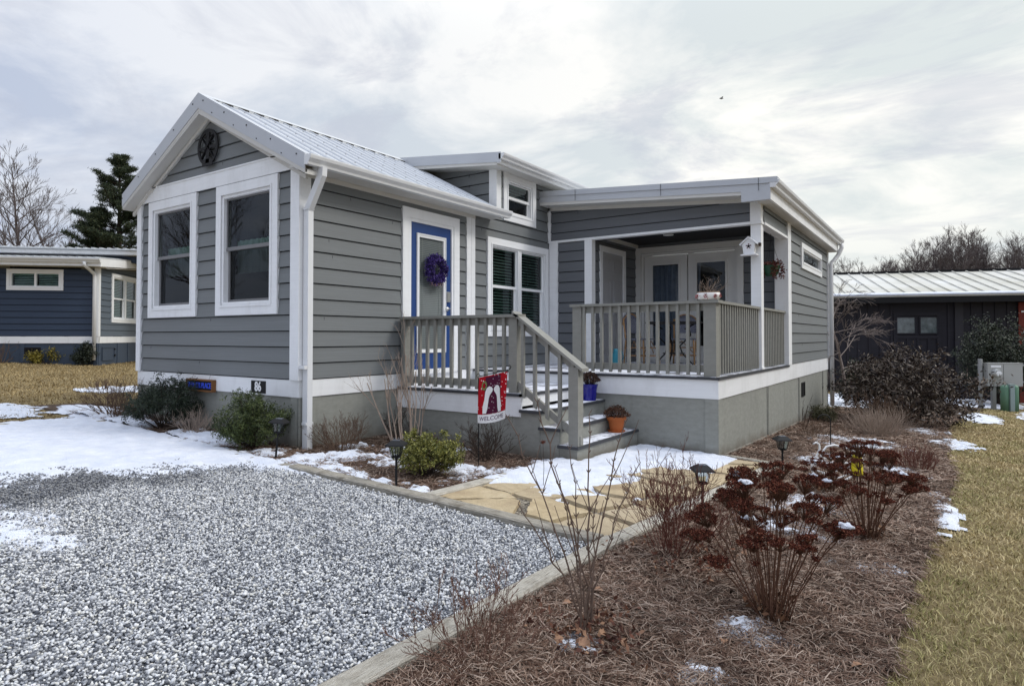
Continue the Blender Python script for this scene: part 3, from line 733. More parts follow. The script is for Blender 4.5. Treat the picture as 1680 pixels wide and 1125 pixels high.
scn.cycles.max_bounces = 6; scn.cycles.transparent_max_bounces = 12

# ================================================================== GROUND
def mk_ground():
    t = NT('dormant_lawn'); n = t.noise(.8,6,.6); n2 = t.noise(14,6,.7); n3 = t.noise(70,4,.7)
    col = t.mix(t.ramp(n,[(.35,0),(.65,1)]), (.27,.205,.105), (.33,.26,.14))
    col = t.mix(t.ramp(n2,[(.35,.75),(.6,0)]), col, (.17,.13,.07)); col = t.mix(t.ramp(n3,[(.4,.6),(.6,0)]), col, (.15,.115,.06))
    t.bump(n3, .8, .03); return t.fin(col, .95, 0, .1)
M['lawn'] = mk_ground()
def mk_mulch():
    t = NT('straw_litter'); n = t.noise(30,6,.7); n2 = t.noise(3,5,.6)
    col = t.ramp(n,[(.3,(.035,.024,.018)),(.55,(.11,.078,.058)),(.75,(.21,.16,.125))])
    col = t.mix(t.ramp(n2,[(.4,0),(.7,.5)]), col, (.06,.04,.03)); t.bump(n, 1, .02); return t.fin(col, .95, 0, .1)
M['mulch'] = mk_mulch()
def mk_gravelbase():
    t = NT('gravel_bed'); v = t.n('ShaderNodeTexVoronoi'); v.inputs['Scale'].default_value = 42; t.l(t.tc, v.inputs['Vector'])
    c = t.n('ShaderNodeSeparateColor'); t.l(v.outputs['Color'], c.inputs[0])
    col = t.ramp(c.outputs[0],[(.0,(.08,.09,.11)),(.4,(.25,.27,.31)),(.75,(.55,.57,.60)),(1,(.75,.76,.78))])
    col = t.mix(t.ramp(v.outputs['Distance'],[(.35,0),(.62,.85)]), col, (.03,.033,.04)); t.bump(t.math('SUBTRACT', 1, v.outputs['Distance']), 1, .02)
    return t.fin(col, .85, 0, .2)
M['gravelbase'] = mk_gravelbase()
def axis(lims):
    r = []
    for a,b,n in lims: r += list(np.linspace(a,b,n,endpoint=False))
    return np.array(r+[lims[-1][1]])
gx = axis([(-600,-60,12),(-60,-18,16),(-18,12,60),(12,40,12),(40,600,12)]); gy = axis([(-600,-40,12),(-40,-8,10),(-8,26,60),(26,60,12),(60,600,12)])
X,Y = np.meshgrid(gx,gy,indexing='ij'); Z = gzn(X,Y)-.012
V = np.stack([X,Y,Z],-1).reshape(-1,3); a_,b_ = X.shape
I = (np.arange(a_-1)[:,None]*b_+np.arange(b_-1)[None,:]).ravel(); F = np.stack([I,I+b_,I+b_+1,I+1],-1)
tag(npmesh('ground', V, F, M['lawn'], smooth=True), kind='structure')
def sheet(name, poly, dz, mat, step=.4):
    """flat-ish sheet following the terrain: polygon (ccw) clipped to grid cells"""
    m = MB(); xs = [p[0] for p in poly]; ys = [p[1] for p in poly]
    i0,i1 = math.floor(min(xs)/step), math.ceil(max(xs)/step); j0,j1 = math.floor(min(ys)/step), math.ceil(max(ys)/step)
    me = bmesh.new(); vs = [me.verts.new((x,y,gz(x,y)+dz)) for x,y in poly]; me.faces.new(vs); bmesh.ops.triangulate(me, faces=me.faces)
    for i in range(i0,i1): bmesh.ops.bisect_plane(me, geom=me.verts[:]+me.edges[:]+me.faces[:], plane_co=(i*step,0,0), plane_no=(1,0,0))
    for j in range(j0,j1): bmesh.ops.bisect_plane(me, geom=me.verts[:]+me.edges[:]+me.faces[:], plane_co=(0,j*step,0), plane_no=(0,1,0))
    for v in me.verts: v.co.z = gz(v.co.x,v.co.y)+dz
    md = bpy.data.meshes.new(name); me.to_mesh(md); me.free(); return tag(link(name, md, mat), kind='structure')
LAWN = [(-6,5.80),(-1.55,5.83),(-.95,5.84),(-.12,5.88),(1,5.95),(2.15,6.01),(4.4,6.13),(6.2,6.02),(7,6.09),(10.5,6.06),(15,6.5),(19,7.2)]
def lawn_edge(y):
    for (a,xa),(b,xb) in zip(LAWN, LAWN[1:]):
        if a <= y <= b: return xa+(xb-xa)*(y-a)/(b-a)
    return 5.8 if y < 0 else 7.2
sheet('gravel_driveway', [(-3.5,-9),(4.14,-9),(4.14,-.70),(-3.5,-.70)], .004, M['gravelbase'])
sheet('planting_bed', [(-5.5,-.70),(2.52,-.70),(2.52,3.3),(0,3.3),(0,.02),(-3.7,.02),(-5.5,.02)], .002, M['mulch'])
sheet('mulch_bed', [(4.2,-6)]+[(x,y) for y,x in LAWN]+[(3.9,19),(3.9,3.2),(4.3,3.2)], .003, M['mulch'])
sheet('mulch_strip', [(3.7,3.35),(3.95,3.35),(3.95,12.5),(3.7,12.5)], .001, M['mulch'])
def mk_gritty():
    t = NT('path_grit'); v = t.n('ShaderNodeTexVoronoi'); v.inputs['Scale'].default_value = 60; t.l(t.tc, v.inputs['Vector'])
    c = t.n('ShaderNodeSeparateColor'); t.l(v.outputs['Color'], c.inputs[0])
    col = t.ramp(c.outputs[0],[(.0,(.06,.05,.04)),(.6,(.22,.19,.15)),(1,(.42,.38,.30))]); t.bump(t.math('SUBTRACT',1,v.outputs['Distance']),1,.015); return t.fin(col,.9,0,.2)
path = sheet('path', [(2.5,-.66),(4.22,-.66),(4.40,3.3),(2.5,3.3)], .006, mk_gritty())
# flagstones (parts of the path)
def mk_flag():
    t = NT('sandstone_flag'); n = t.noise(2.2,6,.6); n2 = t.noise(22,6,.7)
    isl_ = t.n('ShaderNodeObjectInfo').outputs['Random']
    col = t.ramp(n,[(.3,(.34,.25,.15)),(.5,(.48,.38,.23)),(.7,(.62,.52,.35))]); col = t.mix(t.ramp(n2,[(.35,.5),(.55,0)]), col, (.33,.25,.16)); col = t.mix(t.math('MULTIPLY', isl_, .5), col, (.36,.30,.22)); t.bump(t.noise(7,8,.75),1,.03); return t.fin(col,.85,0,.25)
M['flag'] = mk_flag()
fr_ = random.Random(5); pts = []
for i in range(4):
    for j in range(8): pts.append((2.72+.46*i+fr_.uniform(-.18,.18), -.42+.48*j+fr_.uniform(-.19,.19)))
for i,p in enumerate(pts):
    if not (2.6 < p[0] < 4.3 and -.6 < p[1] < 3.2): continue
    cell = [(2.58,-.60),(4.14+.02,-.60),(4.30,3.15),(2.58,3.15)]
    for j,q in enumerate(pts):
        if i == j: continue
        mx,my = (p[0]+q[0])/2,(p[1]+q[1])/2; dx,dy = q[0]-p[0],q[1]-p[1]; L = math.hypot(dx,dy); gp = .008+.085*max(0,noise.noise(Vector((mx*2.3,my*2.3,2)))+.15); mx -= dx/L*gp; my -= dy/L*gp
        B = 50; A1 = (mx+dy*B,my-dx*B); A2 = (mx-dy*B,my+dx*B)
        cell = clip_poly(cell, [A1,A2,(A2[0]-dx*B,A2[1]-dy*B),(A1[0]-dx*B,A1[1]-dy*B)])
        if len(cell) < 3: break
    if len(cell) < 3: continue
    # roughen outline
    poly = []
    for k in range(len(cell)):
        a = cell[k]; b = cell[(k+1)%len(cell)]; L = math.hypot(b[0]-a[0],b[1]-a[1]); m_ = max(1,int(L/.07))
        for s in range(m_):
            t_ = s/m_; x = a[0]+(b[0]-a[0])*t_; y = a[1]+(b[1]-a[1])*t_; w_ = noise.noise(Vector((x*8,y*8,i)))*.045+noise.noise(Vector((x*30,y*30,i)))*.016
            poly.append((x+w_+(p[0]-x)*.03, y-w_+(p[1]-y)*.03))
    h = fr_.uniform(.024,.044); tx,ty = fr_.uniform(-.015,.015),fr_.uniform(-.015,.015)
    m = MB(); m.prism(poly, lambda q,k: (q[0]-(q[0]-p[0])*.02*k, q[1]-(q[1]-p[1])*.02*k, gz(*q)+(h+tx*(q[0]-p[0])+ty*(q[1]-p[1]) if k else .0)))
    m.build('flagstone', M['flag'], path, recalc=True)

# timbers
def timber(a, b, w, h, label, mat, z=0, sink=.04):
    m = MB(); A = Vector((a[0],a[1],0)); B = Vector((b[0],b[1],0)); d = (B-A); L = d.length; d.normalize(); s = Vector((d.y,-d.x,0)); n = max(2,int(L/.35)); rows = []
    sec = [(-w/2,-sink),(w/2,-sink),(w/2,h-.012),(w/2-.012,h),(-w/2+.012,h),(-w/2,h-.012)]
    for k in range(n+1):
        p = A+d*(L*k/n); wob = noise.noise(Vector((p.x*.9,p.y*.9,3)))*.012; wz_ = noise.noise(Vector((p.x*1.3,p.y*1.3,8)))*.006
        for u,v in sec:
            q = p+s*(u+wob); m.v.append((q.x,q.y,gz(q.x,q.y)+v+z+wz_))
    for k in range(n):
        for j in range(6): i0 = k*6+j; i1 = k*6+(j+1)%6; m.f.append((i0,i1,i1+6,i0+6))
    m.f.append((5,4,3,2,1,0)); m.f.append(tuple(n*6+j for j in range(6)))
    o = m.build('landscape_timber', mat, None, recalc=True); return tag(o, label, 'timber edging', 'landscape timbers edging the driveway and path')
timber((-3.5,-.715),(.86,-.70),.13,.030,'long low timber mostly buried in snow between driveway and evergreen bushes',M['timber'])
timber((.88,-.71),(4.12,-.715),.13,.055,'grey weathered timber between blue gravel and flagstone path',M['timber'])
timber((4.175,-8),(4.19,-.66),.125,.055,'pale weathered timber running along the right edge of the gravel toward the camera',M['timber_y'])
timber((4.20,-.64),(4.42,3.18),.125,.050,'pale timber along the right side of the flagstone path',M['timber_y'])
timber((2.535,-.64),(2.56,1.0),.12,.050,'short timber dividing snowy planting bed from flagstone path',M['timber_y'])
timber((-3.51,-.80),(-3.75,-6),.12,.030,'snowy timber at the far left edge of the driveway',M['timber_y'])
timber((3.80,3.36),(4.46,3.25),.10,.040,'short timber closing the path beside the porch corner',M['timber'])

# gravel stones
def ico():
    t = (1+5**.5)/2; v = np.array([(-1,t,0),(1,t,0),(-1,-t,0),(1,-t,0),(0,-1,t),(0,1,t),(0,-1,-t),(0,1,-t),(t,0,-1),(t,0,1),(-t,0,-1),(-t,0,1)],float); v /= np.linalg.norm(v[0])
    f = np.array([(0,11,5),(0,5,1),(0,1,7),(0,7,10),(0,10,11),(1,5,9),(5,11,4),(11,10,2),(10,7,6),(7,1,8),(3,9,4),(3,4,2),(3,2,6),(3,6,8),(3,8,9),(4,9,5),(2,4,11),(6,2,10),(8,6,7),(9,8,1)]); return v,f
def rotm(n):
    q = npr.normal(size=(n,4)); q /= np.linalg.norm(q,axis=1)[:,None]; w,x,y,z = q.T
    return np.stack([1-2*(y*y+z*z),2*(x*y-z*w),2*(x*z+y*w),2*(x*y+z*w),1-2*(x*x+z*z),2*(y*z-x*w),2*(x*z-y*w),2*(y*z+x*w),1-2*(x*x+y*y)],-1).reshape(n,3,3)
def stones(px,py,size,zoff,name,mat,parent=None):
    iv,if_ = ico(); n = len(px); jit = npr.uniform(.72,1.15,(8,12,1)); var = iv[None]*jit; vv = var[npr.integers(0,8,n)]
    s = size[:,None]*np.stack([npr.uniform(.8,1.35,n),npr.uniform(.65,1.0,n),npr.uniform(.5,.8,n)],-1)
    vv = np.einsum('nij,nkj->nki', rotm(n), vv*s[:,None,:]); vv[:,:,2] *= .85
    vv[:,:,0] += px[:,None]; vv[:,:,1] += py[:,None]; vv[:,:,2] += (gzn(px,py)+zoff)[:,None]
    F = (if_[None]+12*np.arange(n)[:,None,None]).reshape(-1,3); return npmesh(name, vv.reshape(-1,3), F, mat, parent)
def mk_stone():
    t = NT('crushed_limestone'); r = t.island(); n = t.noise(90,4,.6)
    col = t.ramp(r,[(.0,(.07,.075,.088)),(.18,(.20,.21,.23)),(.36,(.45,.46,.48)),(.58,(.66,.67,.68)),(.85,(.84,.84,.83)),(1,(.70,.68,.61))])
    col = t.mix(t.ramp(n,[(.3,.35),(.6,0)]), col, (.16,.17,.20))
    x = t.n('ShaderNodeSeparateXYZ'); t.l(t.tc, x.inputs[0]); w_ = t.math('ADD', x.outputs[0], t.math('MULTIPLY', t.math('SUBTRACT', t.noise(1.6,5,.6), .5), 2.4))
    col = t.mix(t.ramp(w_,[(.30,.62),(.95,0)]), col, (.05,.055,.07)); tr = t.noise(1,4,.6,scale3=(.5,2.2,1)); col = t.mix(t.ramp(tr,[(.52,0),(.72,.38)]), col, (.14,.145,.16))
    return t.fin(col,.8,0,.25)
M['stone'] = mk_stone()
def fbm(x,y,s,seed=0,o=4): return noise.fractal(Vector((x*s,y*s,seed)),.9,2.0,o)
def gsnow(x,y):
    """snow depth on the driveway"""
    e = np.interp(y,[-3.4,-2.71,-2.07,-1.86,-1.29,-1.05,-.83,-.7],[-.4,-.05,-.05,.30,.42,.75,.98,1.9])
    d = (e-x)*.5
    q = ((x-1.12)/.62)**2+((y+2.98)/.24)**2; d2 = (1-q)*.16
    q = ((x-.0)/1.5)**2+((y+3.9)/.5)**2; d3 = (1-q)*.2
    d = max(d, d2, d3, -.2)
    return d + .16*fbm(x,y,1.6,2.0) + .10*fbm(x,y,7,5.0)
sp = .0165; gxs = np.arange(-2.6,4.10,sp); gys = np.arange(-4.7,-.79,sp); PX,PY = np.meshgrid(gxs,gys); PX = PX.ravel(); PY = PY.ravel()
PX = PX+npr.uniform(-.4,.4,len(PX))*sp; PY = PY+npr.uniform(-.4,.4,len(PY))*sp
keep = []
for i in range(len(PX)):
    x,y = PX[i],PY[i]
    if x > .9 and not (x < 2 and y < -2.4): keep.append(True); continue
    keep.append(gsnow(x,y) < .22)
keep = np.array(keep); PX,PY = PX[keep],PY[keep]
near = npr.random(len(PX)) < .5
PX2 = np.concatenate([PX,PX[near]+npr.uniform(-.012,.012,near.sum())]); PY2 = np.concatenate([PY,PY[near]+npr.uniform(-.012,.012,near.sum())])
PX2 = np.minimum(PX2,4.09)
so_ = npr.uniform(.0060,.0105,len(PX2))*np.where(npr.random(len(PX2)) < .10, 1.45, 1); zo = np.concatenate([npr.uniform(.006,.014,len(PX)),npr.uniform(.016,.028,near.sum())])
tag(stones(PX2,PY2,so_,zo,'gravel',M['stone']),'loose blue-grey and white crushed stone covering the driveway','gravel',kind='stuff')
# pebbles between flagstones
n = 3500; px = npr.uniform(2.6,4.15,n); py = npr.uniform(-.6,2.2,n)
def mk_peb():
    return isl('path_pebbles_stone',[(.05,.045,.04),(.20,.17,.13),(.40,.35,.28),(.12,.10,.08)],.85)
tag(stones(px,py,npr.uniform(.005,.009,n),npr.uniform(.004,.012,n),'pebbles',mk_peb()),'small brown pebbles filling the joints of the flagstone path','pebbles',kind='stuff')

# snow as height fields
def snowfield(name, x0,x1,y0,y1, res, fn, zb=.0, maxh=.05):
    xs = np.arange(x0,x1+res/2,res); ys = np.arange(y0,y1+res/2,res); H = np.array([[fn(x,y) for y in ys] for x in xs])
    Xg,Yg = np.meshgrid(xs,ys,indexing='ij'); Hc = np.clip(H,-.3,1); Zg = gzn(Xg,Yg)+zb+maxh*np.tanh(Hc*3.2)+np.where(Hc>0,.004,0)
    b = len(ys); ok = H > -.10; cell = ok[:-1,:-1]|ok[1:,:-1]|ok[:-1,1:]|ok[1:,1:]
    I = (np.arange(len(xs)-1)[:,None]*b+np.arange(b-1)[None,:])[cell]; F = np.stack([I,I+b,I+b+1,I+1],-1)
    used,inv_ = np.unique(F,return_inverse=True); Zg = Zg+np.where(Hc>.02,1,0)*np.array([[.017*noise.fractal(Vector((x*5,y*5,1)),.8,2,4) for y in ys] for x in xs]); V = np.stack([Xg,Yg,Zg],-1).reshape(-1,3)[used]
    return tag(npmesh(name, V, inv_.reshape(F.shape), M['snow'], smooth=True), kind='structure')
def gs2(x,y):
    if y > -.66 or x < -3.6: return -.2
    return gsnow(x,y)-.02+.10*fbm(x,y,20,9.0)+.05*fbm(x,y,55,3.0)
snowfield('driveway_snow',-3.6,2.3,-4.6,-.64,.022,gs2,.008,.026)
def bs(x,y):
    # bed in front of the house and the path
    if x < 2.48:
        v = -.02 + .32*fbm(x,y,2.2,4.0)+.16*fbm(x,y,9,6.0)+.10*fbm(x,y,28,1.0)
        if x < .2: v += .12 - .5*max(0,y+.35)
        v += .10*max(0, 1-abs(y+.45)/.3)
        for bx,by,br in ((1.93,-.09,.33),(-.3,-.40,.30),(.15,.2,.28),(1.88,1.05,.42),(2.06,-.5,.12),(.5,1.0,.3),(-2.2,-.4,.35)):
            d = math.hypot(x-bx,y-by)/br
            if d < 1.3: v -= .35*max(0,1.3-d)
        if y > 1.48 or (x < .03 and y > -.02): return -.3
        return v-.03
    edge = .10 + .10*math.sin(x*7)+.18*fbm(x,y,3,2)
    v = min((y-edge)*1.0, (3.62-x + .18*fbm(x,y,2.5,7) + min(.6,max(0,(y-1.7)*1.0)))*1.0)
    v = max(v, .12-8*((x-3.72)**2+(y-.62)**2*1.2)) if x > 3.3 else v
    v = min(v,.5)+.07*fbm(x,y,9,3)+.05*fbm(x,y,30,8)
    if x > 4.0 or y > 3.2 or (x < 2.74 and y > 1.5): return -.3
    return v-.02
snowfield('path_snow',-4.2,4.1,-.64,3.2,.024,bs,.010,.052)
def patch(name, c, r, seed, th=.0, res=.02, ang=0, zb=.014):
    ca,sa = math.cos(ang),math.sin(ang)
    def fn(x,y):
        x_ = x+.09*noise.noise(Vector((x*3,y*3,seed))); y_ = y+.09*noise.noise(Vector((x*3,y*3,seed+9))); u = (x_-c[0])*ca+(y_-c[1])*sa; v = -(x_-c[0])*sa+(y_-c[1])*ca
        return .16*(1-(u/r[0])**2-(v/r[1])**2)+.34*fbm(x,y,5,seed)+.22*fbm(x,y,22,seed+3)+th
    e = max(r)*1.5
    return snowfield(name,c[0]-e,c[0]+e,c[1]-e,c[1]+e,res,fn,zb,.020)
for i,(c,r,s) in enumerate([((5.60,-.02),(.16,.09),1),((5.27,-1.42),(.17,.09),2),((5.17,-2.02),(.12,.10),3),((5.0,.62),(.28,.22),4),((6.0,2.2),(.05,.62),5),
        ((6.08,7.5),(.25,.5),6),((4.85,6.4),(.45,.5),7),((5.05,1.5),(.22,.35),8),((4.75,4.2),(.2,.5),9),((5.6,4.0),(.2,.3),10),((5.7,9.0),(.25,.35),11),((4.68,-2.05),(.09,.06),12),
        ((6.7,13.5),(.25,1.0),13),((8.3,14.5),(.55,1.6),14),((4.0,16.5),(.7,2.5),15),((6.9,19.5),(.7,1.5),16),((5.25,6.0),(.3,.3),17),((-5.2,-1.2),(.7,.25),18),((-7.4,1.4),(.4,.5),19),((-4.1,-.35),(.8,.3),20)]):
    patch('snow_patch', c, r, s*3.3, -.02, .016 if max(r) < .6 else .05)

# pine straw
def ribbons(px,py,pz,ang,L,w,tilt,bend,name,mat):
    n = len(px); d = np.stack([np.cos(ang)*np.cos(tilt),np.sin(ang)*np.cos(tilt),np.sin(tilt)],-1); s = np.stack([-np.sin(ang),np.cos(ang),npr.uniform(-.5,.5,n)],-1)
    c = np.stack([px,py,pz],-1); side = s*(w/2)[:,None]; up = np.zeros((n,3)); up[:,2] = 1
    V = np.empty((n,6,3))
    for k,t in enumerate((-.5,0,.5)):
        p = c+d*(L*t)[:,None]+(np.cross(d,up)*(bend*(1-4*t*t))[:,None]) + up*((.012*(1-4*t*t)))
        V[:,2*k] = p-side; V[:,2*k+1] = p+side
    F = np.array([(0,1,3,2),(2,3,5,4)])[None]+6*np.arange(n)[:,None,None]
    return npmesh(name, V.reshape(-1,3), F.reshape(-1,4), mat)
def sample(n, x0,x1,y0,y1, inside, p=1.6):
    """density falls with distance from the camera"""
    out = []
    tot = 0
    while tot < n:
        x = npr.uniform(x0,x1,n*2); y = npr.uniform(y0,y1,n*2); d = np.hypot(x-CX,y-CY)
        k = npr.random(n*2) < np.clip((2.2/np.maximum(d,.5))**p,0,1)
        k &= inside(x,y); out.append(np.stack([x[k],y[k]],-1)); tot += k.sum()
    return np.concatenate(out)[:n]
LX_ = np.array([a for a,b in LAWN]); LE_ = np.array([b for a,b in LAWN])
def jag(y): return .035*np.sin(y*13)+.03*np.sin(y*31+1)
def in_mulch(x,y): return (x > np.where(y < -.6,4.25,np.where(y < 3.2,4.27+.055*(y+.6),3.78))) & (x < np.interp(y,LX_,LE_)+jag(y))
q = sample(120000,3.78,6.6,-4.4,13,in_mulch,1.2); n = len(q); dist = np.hypot(q[:,0]-CX,q[:,1]-CY)
cl_ang = np.array([noise.noise(Vector((x*3,y*3,1)))*5 for x,y in q])
lam = np.array([noise.noise(Vector((x*2.3,y*2.3,4))) for x,y in q])
M['straw'] = isl('pine_straw_needle',[(.05,.022,.015),(.13,.070,.046),(.24,.150,.105),(.41,.295,.225),(.58,.46,.37)],.8,.2,2.3)
tag(ribbons(q[:,0],q[:,1],gzn(q[:,0],q[:,1])+npr.uniform(.004,.030,n)+lam*.018,cl_ang+npr.normal(0,1.0,n),npr.uniform(.04,.125,n)*(1+dist*.03),.0016+.00050*dist,npr.normal(0,.16,n),npr.normal(0,.014,n),'pine_straw',M['straw']),
    'brown pine straw covering the planting bed beside the lawn','pine straw',kind='stuff')
q = sample(9000,-4.5,2.5,-.62,1.5,lambda x,y: ((y < 0)|(x > 0)),.5); n = len(q)
tag(ribbons(q[:,0],q[:,1],gzn(q[:,0],q[:,1])+npr.uniform(.004,.022,n),npr.uniform(0,6.3,n),npr.uniform(.05,.14,n),np.full(n,.005),npr.normal(0,.15,n),npr.normal(0,.014,n),'leaf_litter',M['straw']),
    'thin brown straw litter on the snowy bed in front of the house','litter',kind='stuff')
# grass
def blades(q,h,w,lean,name,mat,z=0):
    n = len(q); ang = npr.uniform(0,6.283,n); lx = npr.normal(0,1,n)*lean; ly = npr.normal(0,1,n)*lean; b = np.stack([q[:,0],q[:,1],gzn(q[:,0],q[:,1])-.014+z],-1)
    s = np.stack([np.cos(ang)*w/2,np.sin(ang)*w/2,np.zeros(n)],-1); V = np.empty((n,5,3)); V[:,0] = b-s; V[:,1] = b+s
    m = b.copy(); m[:,0] += lx*.35; m[:,1] += ly*.35; m[:,2] += h*.6; V[:,2] = m+s*.8; V[:,3] = m-s*.8
    t = b.copy(); t[:,0] += lx*1.1; t[:,1] += ly*1.1; t[:,2] += h; V[:,4] = t
    F3 = np.array([(0,1,2),(0,2,3),(3,2,4)])[None]+5*np.arange(n)[:,None,None]; return npmesh(name,V.reshape(-1,3),F3.reshape(-1,3),mat)
def mk_grass():
    t = NT('dormant_grass_blade'); r = t.island(); n = t.noise(1.1,5,.6)
    c1 = t.ramp(r,[(0,(.14,.10,.04)),(.3,(.40,.30,.14)),(.7,(.64,.51,.27)),(1,(.68,.58,.36))]); c2 = t.ramp(r,[(0,(.085,.095,.028)),(.5,(.22,.225,.07)),(1,(.54,.46,.21))])
    return t.fin(t.mix(t.ramp(t.noise(7,4,.7),[(.45,0),(.62,.55)]), t.mix(t.ramp(n,[(.40,0),(.56,.80)]), c1, c2), (.66,.53,.31)),.8,0,.2)
M['grass'] = mk_grass()
q = sample(230000,5.6,13,-3.6,17,lambda x,y: x > np.interp(y,LX_,LE_)+.5*jag(y),1.15); d = np.hypot(q[:,0]-CX,q[:,1]-CY)
tag(blades(q,npr.uniform(.014,.036,len(q)),.0020+.0008*d,.022,'grass',M['grass']),'short dormant tan and green grass on the right lawn','grass',kind='stuff')
def mk_grass2():
    t = NT('tan_grass_blade'); r = t.island(); n = t.noise(.9,5,.6)
    return t.fin(t.mix(t.ramp(n,[(.4,0),(.7,.6)]), t.ramp(r,[(0,(.16,.11,.045)),(.4,(.34,.25,.12)),(1,(.52,.41,.22))]), (.17,.12,.05)),.85,0,.15)
qx = npr.uniform(-17,-3.75,60000); qy = npr.uniform(-4.5,9,60000); k = ~((qx > -5.5)&(qy > -.8)&(qy < .1)); q = np.stack([qx[k],qy[k]],-1)
tag(blades(q,npr.uniform(.02,.05,len(q)),.014,.03,'grass',mk_grass2()),'tan winter grass between the two houses','grass',kind='stuff')
# ================================================================== VEGETATION
# far trees
def ray_at(u, depth):
    F_ = Vector((-math.sin(YAW),math.cos(YAW),0)); R_ = Vector((math.cos(YAW),math.sin(YAW),0)); p = Vector((CX,CY,0))+F_*depth+R_*((u-840)/FPX*depth); return p.x,p.y
def grow(mb, p, d, L, r, depth, rd, nseg=4, wander=.18, up=.05, forks=(2,3), ratio=.62, ang=.6, sides=4, rmin=.0012, taper=.5, start=.35):
    pts = [p.copy()]; q = p.copy(); dd = d.normalized(); rad = [r]
    for k in range(nseg):
        dd = (dd + Vector((rd.gauss(0,wander),rd.gauss(0,wander),rd.gauss(0,wander)+up))).normalized()
        q = q + dd*(L/nseg); pts.append(q.copy()); rad.append(max(rmin, r*(1-(1-taper)*(k+1)/nseg)))
    mb.tube(pts, rad, sides if r > .004 else 3, caps=False)
    if depth <= 0: return
    nf = rd.randint(*forks)
    for i in range(nf):
        t = start + (1-start)*(i+rd.random()*.9)/nf; k = min(nseg-1,int(t*nseg)); f = t*nseg-k
        b = pts[k].lerp(pts[k+1], min(1,f)); t_ = (pts[k+1]-pts[k]).normalized()
        ax = t_.orthogonal().normalized(); ax.rotate(Matrix.Rotation(rd.uniform(0,2*PI),3,t_))
        nd = t_*math.cos(ang*rd.uniform(.6,1.3))+ax*math.sin(ang*rd.uniform(.6,1.3))
        grow(mb, b, nd, L*ratio*rd.uniform(.7,1.2)*(1.15-t*.4), max(rmin, rad[k]*.62), depth-1, rd, max(2,nseg-1), wander, up, forks, ratio, ang, sides, rmin, taper, start)
def bark(name, c, var=.35): return flat(name, c, .9, 0, .15, var, 20)
M['twig_brown'] = bark('brown_twig', (.13,.085,.06)); M['twig_red'] = bark('reddish_twig', (.14,.055,.042)); M['twig_pale'] = bark('pale_twig', (.33,.26,.21))
M['twig_dark'] = bark('dark_twig', (.055,.04,.032)); M['bark_grey'] = bark('grey_bark', (.16,.135,.12)); M['bark_far'] = bark('distant_bark', (.115,.095,.092))
def bare_shrub(x, y, name, label, cat, h, spread, n, mat, seed, r=.004, depth=2, wander=.16, ang=.5, base=.10, group=None, up=.08, forks=(2,4), leafmat=None, start=.35):
    rd = random.Random(seed); t = thing(name, label, cat, (x,y,gz(x,y)), 0, group); m = MB()
    for k in range(n):
        a = rd.uniform(0,2*PI); rr = rd.random()**.6; d = Vector((math.cos(a)*rr*spread/2, math.sin(a)*rr*spread/2, h*rd.uniform(.55,1)*(1-.35*rr*rr)))
        p = Vector((math.cos(a)*base*rr, math.sin(a)*base*rr, -.01)); grow(m, p, d-p, (d-p).length*.72, r*rd.uniform(.7,1.2), depth, rd, 5, wander, up, forks, .5, ang, 4, rmin=.0011, start=start)
    m.build('stems', mat, t, smooth=True)
    return t
def leaves_np(C, n_per, sig, L, W, rd_seed, flat_=.0):
    rg = np.random.default_rng(rd_seed); c = np.repeat(C, n_per, 0)+rg.normal(size=(len(C)*n_per,3))*sig; n = len(c)
    a = rg.normal(size=(n,3)); a[:,2] += flat_; a /= np.linalg.norm(a,axis=1)[:,None]; b = np.cross(a, rg.normal(size=(n,3))); b /= np.linalg.norm(b,axis=1)[:,None]
    l = L*rg.uniform(.6,1.2,(n,1)); w = W*rg.uniform(.7,1.2,(n,1)); V = np.empty((n,4,3)); V[:,0] = c-a*l*.5; V[:,1] = c+b*w*.5; V[:,2] = c+a*l*.5; V[:,3] = c-b*w*.5
    return V.reshape(-1,3), np.arange(n*4).reshape(-1,4)
def evergreen(x, y, label, w, h, seed, cols, nclump=520, n_per=32, sig=.022, L=.030, W=.012, rough=.55, cat='bush', name='evergreen_bush', top=1.0, zc=.42, twig='twig_dark'):
    rd = random.Random(seed); t = thing(name, label, cat, (x,y,gz(x,y)))
    m = MB(); tips = []
    ns = max(14, nclump//9)
    for k in range(ns):
        u = rd.uniform(-.18,1); a = rd.uniform(0,2*PI); s = math.sqrt(max(0,1-u*u)); rr = rd.uniform(.70,1.0)*(1+.16*noise.noise(Vector((math.cos(a)*2+seed,math.sin(a)*2,u*2))))
        e = Vector((math.cos(a)*s*w/2*rr, math.sin(a)*s*w/2*rr, h*zc + u*h*(1-zc)*rr*top))
        if e.z < .03: e.z = .03
        p = Vector((rd.uniform(-.05,.05)*w,rd.uniform(-.05,.05)*w,0)); mid = p.lerp(e,.5)+Vector((0,0,-.02)); m.tube([p,mid,e],[.006,.004,.002],3,caps=False)
        dr = (e-mid).normalized()
        for j in range(9):
            tt = rd.uniform(.25,1.12); q = mid.lerp(e,tt)+Vector((rd.gauss(0,.07)*w,rd.gauss(0,.07)*w,rd.gauss(0,.06)*h)); q.z = max(.02,q.z); tips.append((q.x,q.y,q.z))
    m.build('stems', M[twig], t)
    V,F = leaves_np(np.array(tips), n_per, sig, L, W, seed, .35)
    mt = isl(name+'_leaf_%d' % seed, cols, rough, .35, 7)
    npmesh('foliage', V, F, mt, t); return t
evergreen(-2.2,-.40,'large dark green evergreen bush at the far left corner of the grey house',.86,.66,21,[(.012,.022,.014),(.022,.038,.022),(.045,.065,.035),(.07,.09,.05)],L=.034,W=.010)
